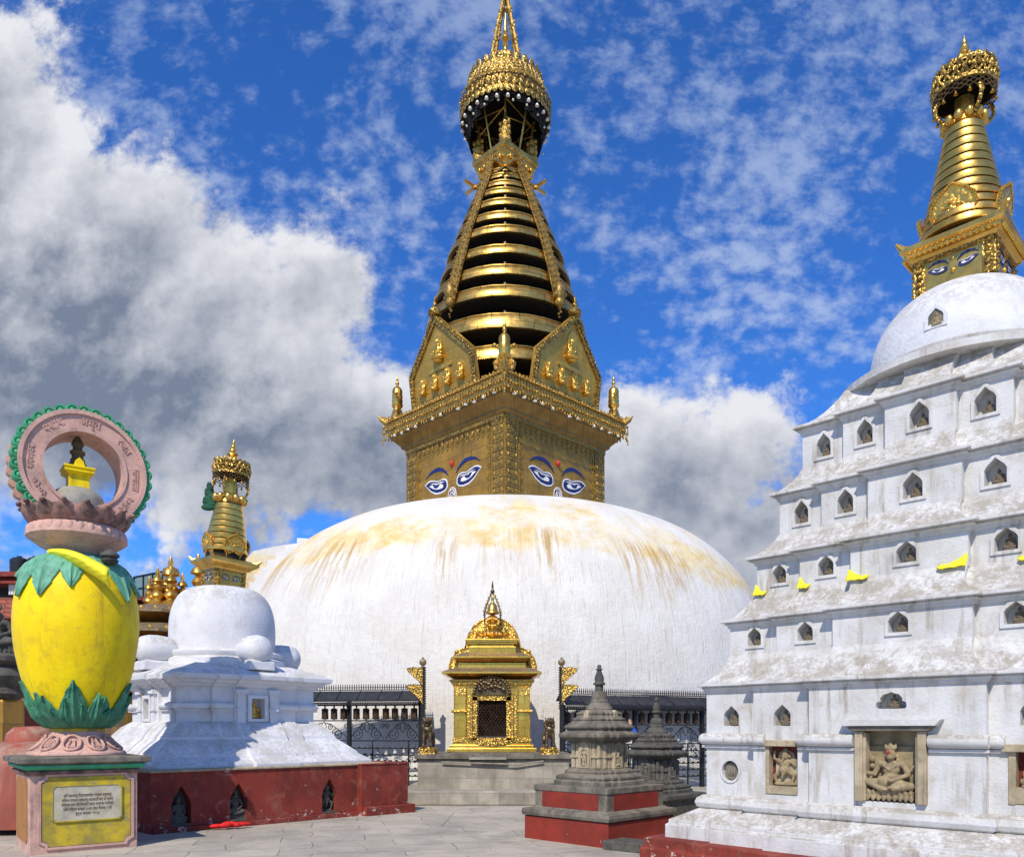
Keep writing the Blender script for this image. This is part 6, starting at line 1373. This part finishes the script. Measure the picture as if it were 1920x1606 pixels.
# ================================================================== LEFT BACKGROUND
def build_pagoda():
    t_ = thing('gilt_pagoda', 'tarnished gold temple with stacked roofs and cluster of gilt pinnacles', 'temple', (-11.3, 26.5, -.75), radians(-38))
    def pl(a, e=.55): return [(-a + e, -a), (a - e, -a), (a - e * .45, -a + e * .45) if False else (a, -a + e), (a, a - e), (a - e, a), (-a + e, a), (-a, a - e), (-a, -a + e)]
    for a, z in ((3.6, 3.85), (3.1, 4.55), (2.5, 5.25), (1.9, 5.92)):
        b = MB(); R = lambda q, zz: [(x, y, zz) for x, y in pl(q, q * .3)]
        b.loft([R(a - .75, z - .45), R(a - .55, z - .35), R(a - .12, z - .10), R(a, z - .04)], mi=0); b.loft([R(a - .02, z - .04), R(a + .04, z - .02), R(a + .04, z + .05), R(a - .35, z + .22), R(a - .65, z + .32)], mi=1)
        for j in range(8):
            p = Vector(pl(a, a * .3)[j]); q = Vector(pl(a, a * .3)[(j + 1) % 8]); n = max(2, int((q - p).length / .4))
            for i in range(n): c = p.lerp(q, (i + .5) / n); b.ball((c.x, c.y, z + .08), (.07, .07, .09), 6, 5, mi=2)
        b.build('roof', [M['copper'], M['gold_brn'], M['gold']], t_)
    b = MB(); b.loft([[(x, y, zz) for x, y in pl(q, q * .3)] for q, zz in ((2.4, 0), (2.4, 3.3), (1.9, 3.4), (1.8, 4.7), (1.1, 5.2), (.9, 6.1))]); b.build('walls', M['copper'], t_)
    def pin(x, y, z, k):
        q = MB(); q.lathe([(.20, 0), (.28, .06), (.16, .12), (.34, .22), (.36, .30), (.22, .40), (.16, .5), (.26, .6), (.22, .7), (.10, .8), (.18, .9), (.12, 1.0), (.06, 1.06), (.20, 1.12), (.16, 1.22), (.05, 1.32), (.08, 1.4), (.02, 1.6)], 14, (0, 0, 0))
        for i in range(len(q.v)): v = q.v[i]; q.v[i] = Vector((x + v.x * k, y + v.y * k, z + v.z * k))
        q.build('pinnacle', M['gold'], t_, 50)
    for i, (x, y, z, k) in enumerate(((0, 0, 6.15, 1.0), (-.40, -.25, 6.1, .78), (.0, -.45, 6.1, .80), (-.45, .12, 6.1, .8), (.38, -.2, 6.1, .8), (.2, .3, 6.1, .75), (.75, .55, 5.95, 1.15), (1.05, .8, 5.9, .95), (.5, .8, 5.9, .8), (-.75, -.05, 6.0, .7), (-.6, .5, 6.0, .75), (-.25, -.6, 6.0, .7))): pin(x, y, z, k * 1.18)
    q = MB(); q.loft([[(x, y, zz) for x, y in pl(w_, .15)] for w_, zz in ((.95, 6.0), (.85, 6.14), (.5, 6.2))]); q.build('pinnacle_base', M['gold'], t_)
    q = MB(); q.lathe([(.16, 0), (.12, .35), (.30, .42), (.24, .62), (.06, .72), (.10, .80), (.02, 1.0)], 14, (-.0, 0, 7.0)); q.build('parasol', M['gold'], t_, 50)
build_pagoda()
def house(name, label, x0, x1, y, zb, ztop, depth, bands, tank=False):
    t_ = thing(name, label, 'house', ((x0 + x1) / 2, y, 0)); w_ = x1 - x0
    b = MB(); b.box((0, depth / 2, zb / 2), (w_, depth, zb)); b.build('wall', M['brick'], t_)
    b = MB(); f = Fr((0, 0, 0), (1, 0, 0), (0, -1, 0))
    b.add([(-w_ / 2, -.9, zb - .15), (w_ / 2, -.9, zb - .15), (w_ / 2, .8, zb + .95), (-w_ / 2, .8, zb + .95), (-w_ / 2, -.9, zb - .30), (w_ / 2, -.9, zb - .30), (w_ / 2, .8, zb + .80), (-w_ / 2, .8, zb + .80)], [(0, 1, 2, 3), (7, 6, 5, 4), (0, 4, 5, 1), (3, 2, 6, 7), (0, 3, 7, 4), (1, 5, 6, 2)]); b.build('tiled_roof', M['tile'], t_)
    b = MB(); b.box((0, depth / 2 + .8, (zb + ztop) / 2 + .3), (w_, depth - .2, ztop - zb)); b.build('upper_storey', M['brick'], t_)
    b = MB(); b.box((0, depth / 2 + .6, ztop + .3), (w_ + .3, depth + .6, .22)); b.box((0, .42, ztop - .1), (w_ + .1, .3, .12)); b.build('roof_slab', M['red'], t_)
    n = int(w_ / 1.6)
    for i in range(n):
        x = -w_ / 2 + w_ * (i + .5) / n; q = MB(); q.box((x, .80, zb + 1.15), (1.3, .08, .55)); q.build('window', M['void'], t_)
        q = MB(); q.box((x, -.03, zb - 1.3), (.95, .08, 1.2)); o = q.build('window', M['void'], t_)
        q = MB(); q.box((x, -.09, zb - .68), (1.2, .12, .12)); q.box((x, -.09, zb - 1.95), (1.2, .12, .1)); q.box((x - .5, -.08, zb - 1.3), (.08, .1, 1.2)); q.box((x + .5, -.08, zb - 1.3), (.08, .1, 1.2)); q.build('frame', M['ewhite'] if i % 3 == 0 else M['wheel'], o)
    return t_
house('brick_house', 'red brick house with clay tile roof left of the yellow vase', -29, -23.2, 38, 7.0, 8.7, 6, 0)
house('brick_house', 'red brick house with dark window band right of the yellow vase', -23.0, -17.0, 42, 6.9, 8.2, 6, 0)
for i, (x, r, lab) in enumerate(((-24.2, .42, 'larger black water tank on the brick house roof'), (-23.45, .34, 'smaller black water tank on the brick house roof'))):
    b = MB(); b.lathe([(r, 0), (r, .06), (r * .97, .1), (r, .14), (r * .97, .3), (r, .34), (r * .97, .5), (r, .54), (r, .75), (r * .7, .85), (r * .3, .88), (r * .28, .95), (.01, .95)], 20); o = b.build('water_tank', M['tank'], None, 40); o.location = (x, 39.3, 9.1); tag(o, lab, 'water tank', 'black water tanks on the roof')
b = MB(); b.box((0, 0, 0), (.75, .03, .6)); 
for i in range(6): b.tube([(-.3 + i * .12, -.02, .28), (-.3 + i * .12, -.03, -.28)], .03, 5)
o = b.build('laundry', M['cloth_white'], None); o.location = (-23.9, 38.6, 8.35); tag(o, 'white laundry hanging on the brick house by the left edge', 'laundry')
t_ = thing('glass_screen', 'dark framed green panel screen on the roof behind the gilt pagoda', 'screen', (-20.1, 43.2, 8.4), radians(-35))
b = MB(); b.box((1.3, 0, .75), (3.6, .02, 1.3)); b.build('panel', M['glass'], t_)
b = MB()
for i in range(5): b.box((-.5 + i * .9, -.03, .7), (.07, .07, 1.5))
for z in (.1, .75, 1.42): b.box((1.3, -.03, z), (3.7, .06, .06))
b.build('frame', M['iron'], t_)
t_ = thing('idol_pillar', 'dark idol on a black lotus capital above a gilt pillar, left edge', 'statue', (-8.95, 13.9, 0))
b = MB(); b.sq([(.30, .5), (.30, 2.05), (.27, 2.1)]); b.build('gilt_shaft', M['gold_plate'], t_, bevel=.01)
b = MB(); b.lathe([(.25, 2.08), (.34, 2.12), (.42, 2.2), (.36, 2.3), (.40, 2.38), (.46, 2.5), (.40, 2.62), (.30, 2.68), (.44, 2.76), (.44, 2.84), (.3, 2.9)], 20, fl=lambda a, z: 1 + .05 * abs(sin(a * 7))); b.build('lotus_capital', M['stone_dark'], t_, 50)
inst('idol', DARKDEITY, t_, (0, 0, 2.88), (0, 0, radians(20)), (.85, .85, .95))
b = MB(); b.box((.3, 0, .9), (1.6, 1.0, .35)); b.build('black_ledge', M['iron'], t_)
b = MB(); b.lathe([(.95, -.02), (.97, .3), (.96, .9), (.88, 1.12), (.70, 1.24), (.4, 1.28), (.38, 1.40), (.28, 1.50), (.001, 1.52)], 48, fl=lambda a, z: 1 + .004 * sin(5 * a)); o = b.build('red_drum', mat('dull_red_plaster', (.36, .09, .055), (.28, .075, .05), 2, .8, bump=.5, streak=((.45, .22, .16, 1), .5, 6), top=((.36, .30, .22, 1), .8, 5)), None, 50); o.location = (-7.62, 12.75, .12); tag(o, 'low rounded red plastered drum behind the vase pedestal', 'drum')

# ================================================================== PERSON AT THE WHEELS
def person():
    px, py = 3.38, 19.55
    t_ = thing('person', 'person in blue sleeve reaching up to a prayer wheel behind the chaityas', 'person', (px, py, 0))
    hand = Vector(((1181 - 960) / FPX * 19.6 - px, .05, 1.76)); sh_ = Vector((-.16, 0, 1.36)); el = Vector((-.34, -.04, 1.42))
    BODY = [('e', (0, 0, 1.0), (.17, .11, .14)), ('e', (0, 0, 1.18), (.16, .11, .18)), ('c', (-.14, 0, 1.36), (.14, 0, 1.36), .065), ('c', (0, 0, 1.38), (0, 0, 1.48), .05), ('e', (0, -.005, 1.57), (.075, .09, .11)), ('e', (0, .085, 1.56), (.014, .02, .025)),
            ('c', (-.08, 0, .95), (-.10, 0, .50), .085, .06), ('c', (-.10, 0, .5), (-.10, -.02, .09), .058, .042), ('e', (-.10, .05, .045), (.05, .13, .045)), ('c', (.08, 0, .95), (.10, 0, .50), .085, .06), ('c', (.10, 0, .5), (.10, -.02, .09), .058, .042), ('e', (.10, .05, .045), (.05, .13, .045)),
            ('c', tuple(sh_), tuple(el), .05, .042), ('c', tuple(el), tuple(hand - Vector((-.03, 0, .12))), .038, .028), ('e', tuple(hand - Vector((-.01, 0, .05))), (.035, .02, .05)),
            ('c', (.17, 0, 1.35), (.22, .02, 1.1), .048, .04), ('c', (.22, .02, 1.1), (.20, .12, .88), .036, .026), ('e', (.2, .13, .83), (.03, .02, .045))]
    for i, (dx, l) in enumerate(((-.026, .065), (-.009, .075), (.009, .072), (.026, .058))): BODY.append(('c', tuple(hand + Vector((dx, 0, -.02))), tuple(hand + Vector((dx * 1.3, .01, l - .01))), .0085, .0075))
    BODY.append(('c', tuple(hand + Vector((.03, 0, -.06))), tuple(hand + Vector((.06, .0, -.01))), .010, .008))
    inst('body', blob('body', BODY, .0075, M['skin'], 1), t_)
    SH = [('e', (0, 0, 1.02), (.185, .125, .14)), ('e', (0, 0, 1.19), (.175, .125, .18)), ('c', (-.15, 0, 1.355), (.15, 0, 1.355), .08), ('c', tuple(sh_), tuple(el), .066, .056), ('c', tuple(el), tuple(el.lerp(hand, .62)), .055, .046), ('c', (.18, 0, 1.35), (.23, .02, 1.1), .06, .052), ('c', (.23, .02, 1.1), (.21, .10, .93), .05, .042)]
    inst('shirt', blob('shirt', SH, .012, M['cloth_blue'], 1), t_)
    TR = [('e', (0, 0, .93), (.18, .12, .09)), ('c', (-.08, 0, .93), (-.10, 0, .5), .10, .075), ('c', (-.1, 0, .5), (-.10, -.01, .12), .072, .06), ('c', (.08, 0, .93), (.10, 0, .5), .10, .075), ('c', (.1, 0, .5), (.10, -.01, .12), .072, .06)]
    inst('trousers', blob('trousers', TR, .014, M['cloth_dark'], 1), t_)
    b = MB(); b.ball((0, -.02, 1.60), (.088, .098, .10), 14, 10); b.build('hair', M['hair'], t_, 60)
person()
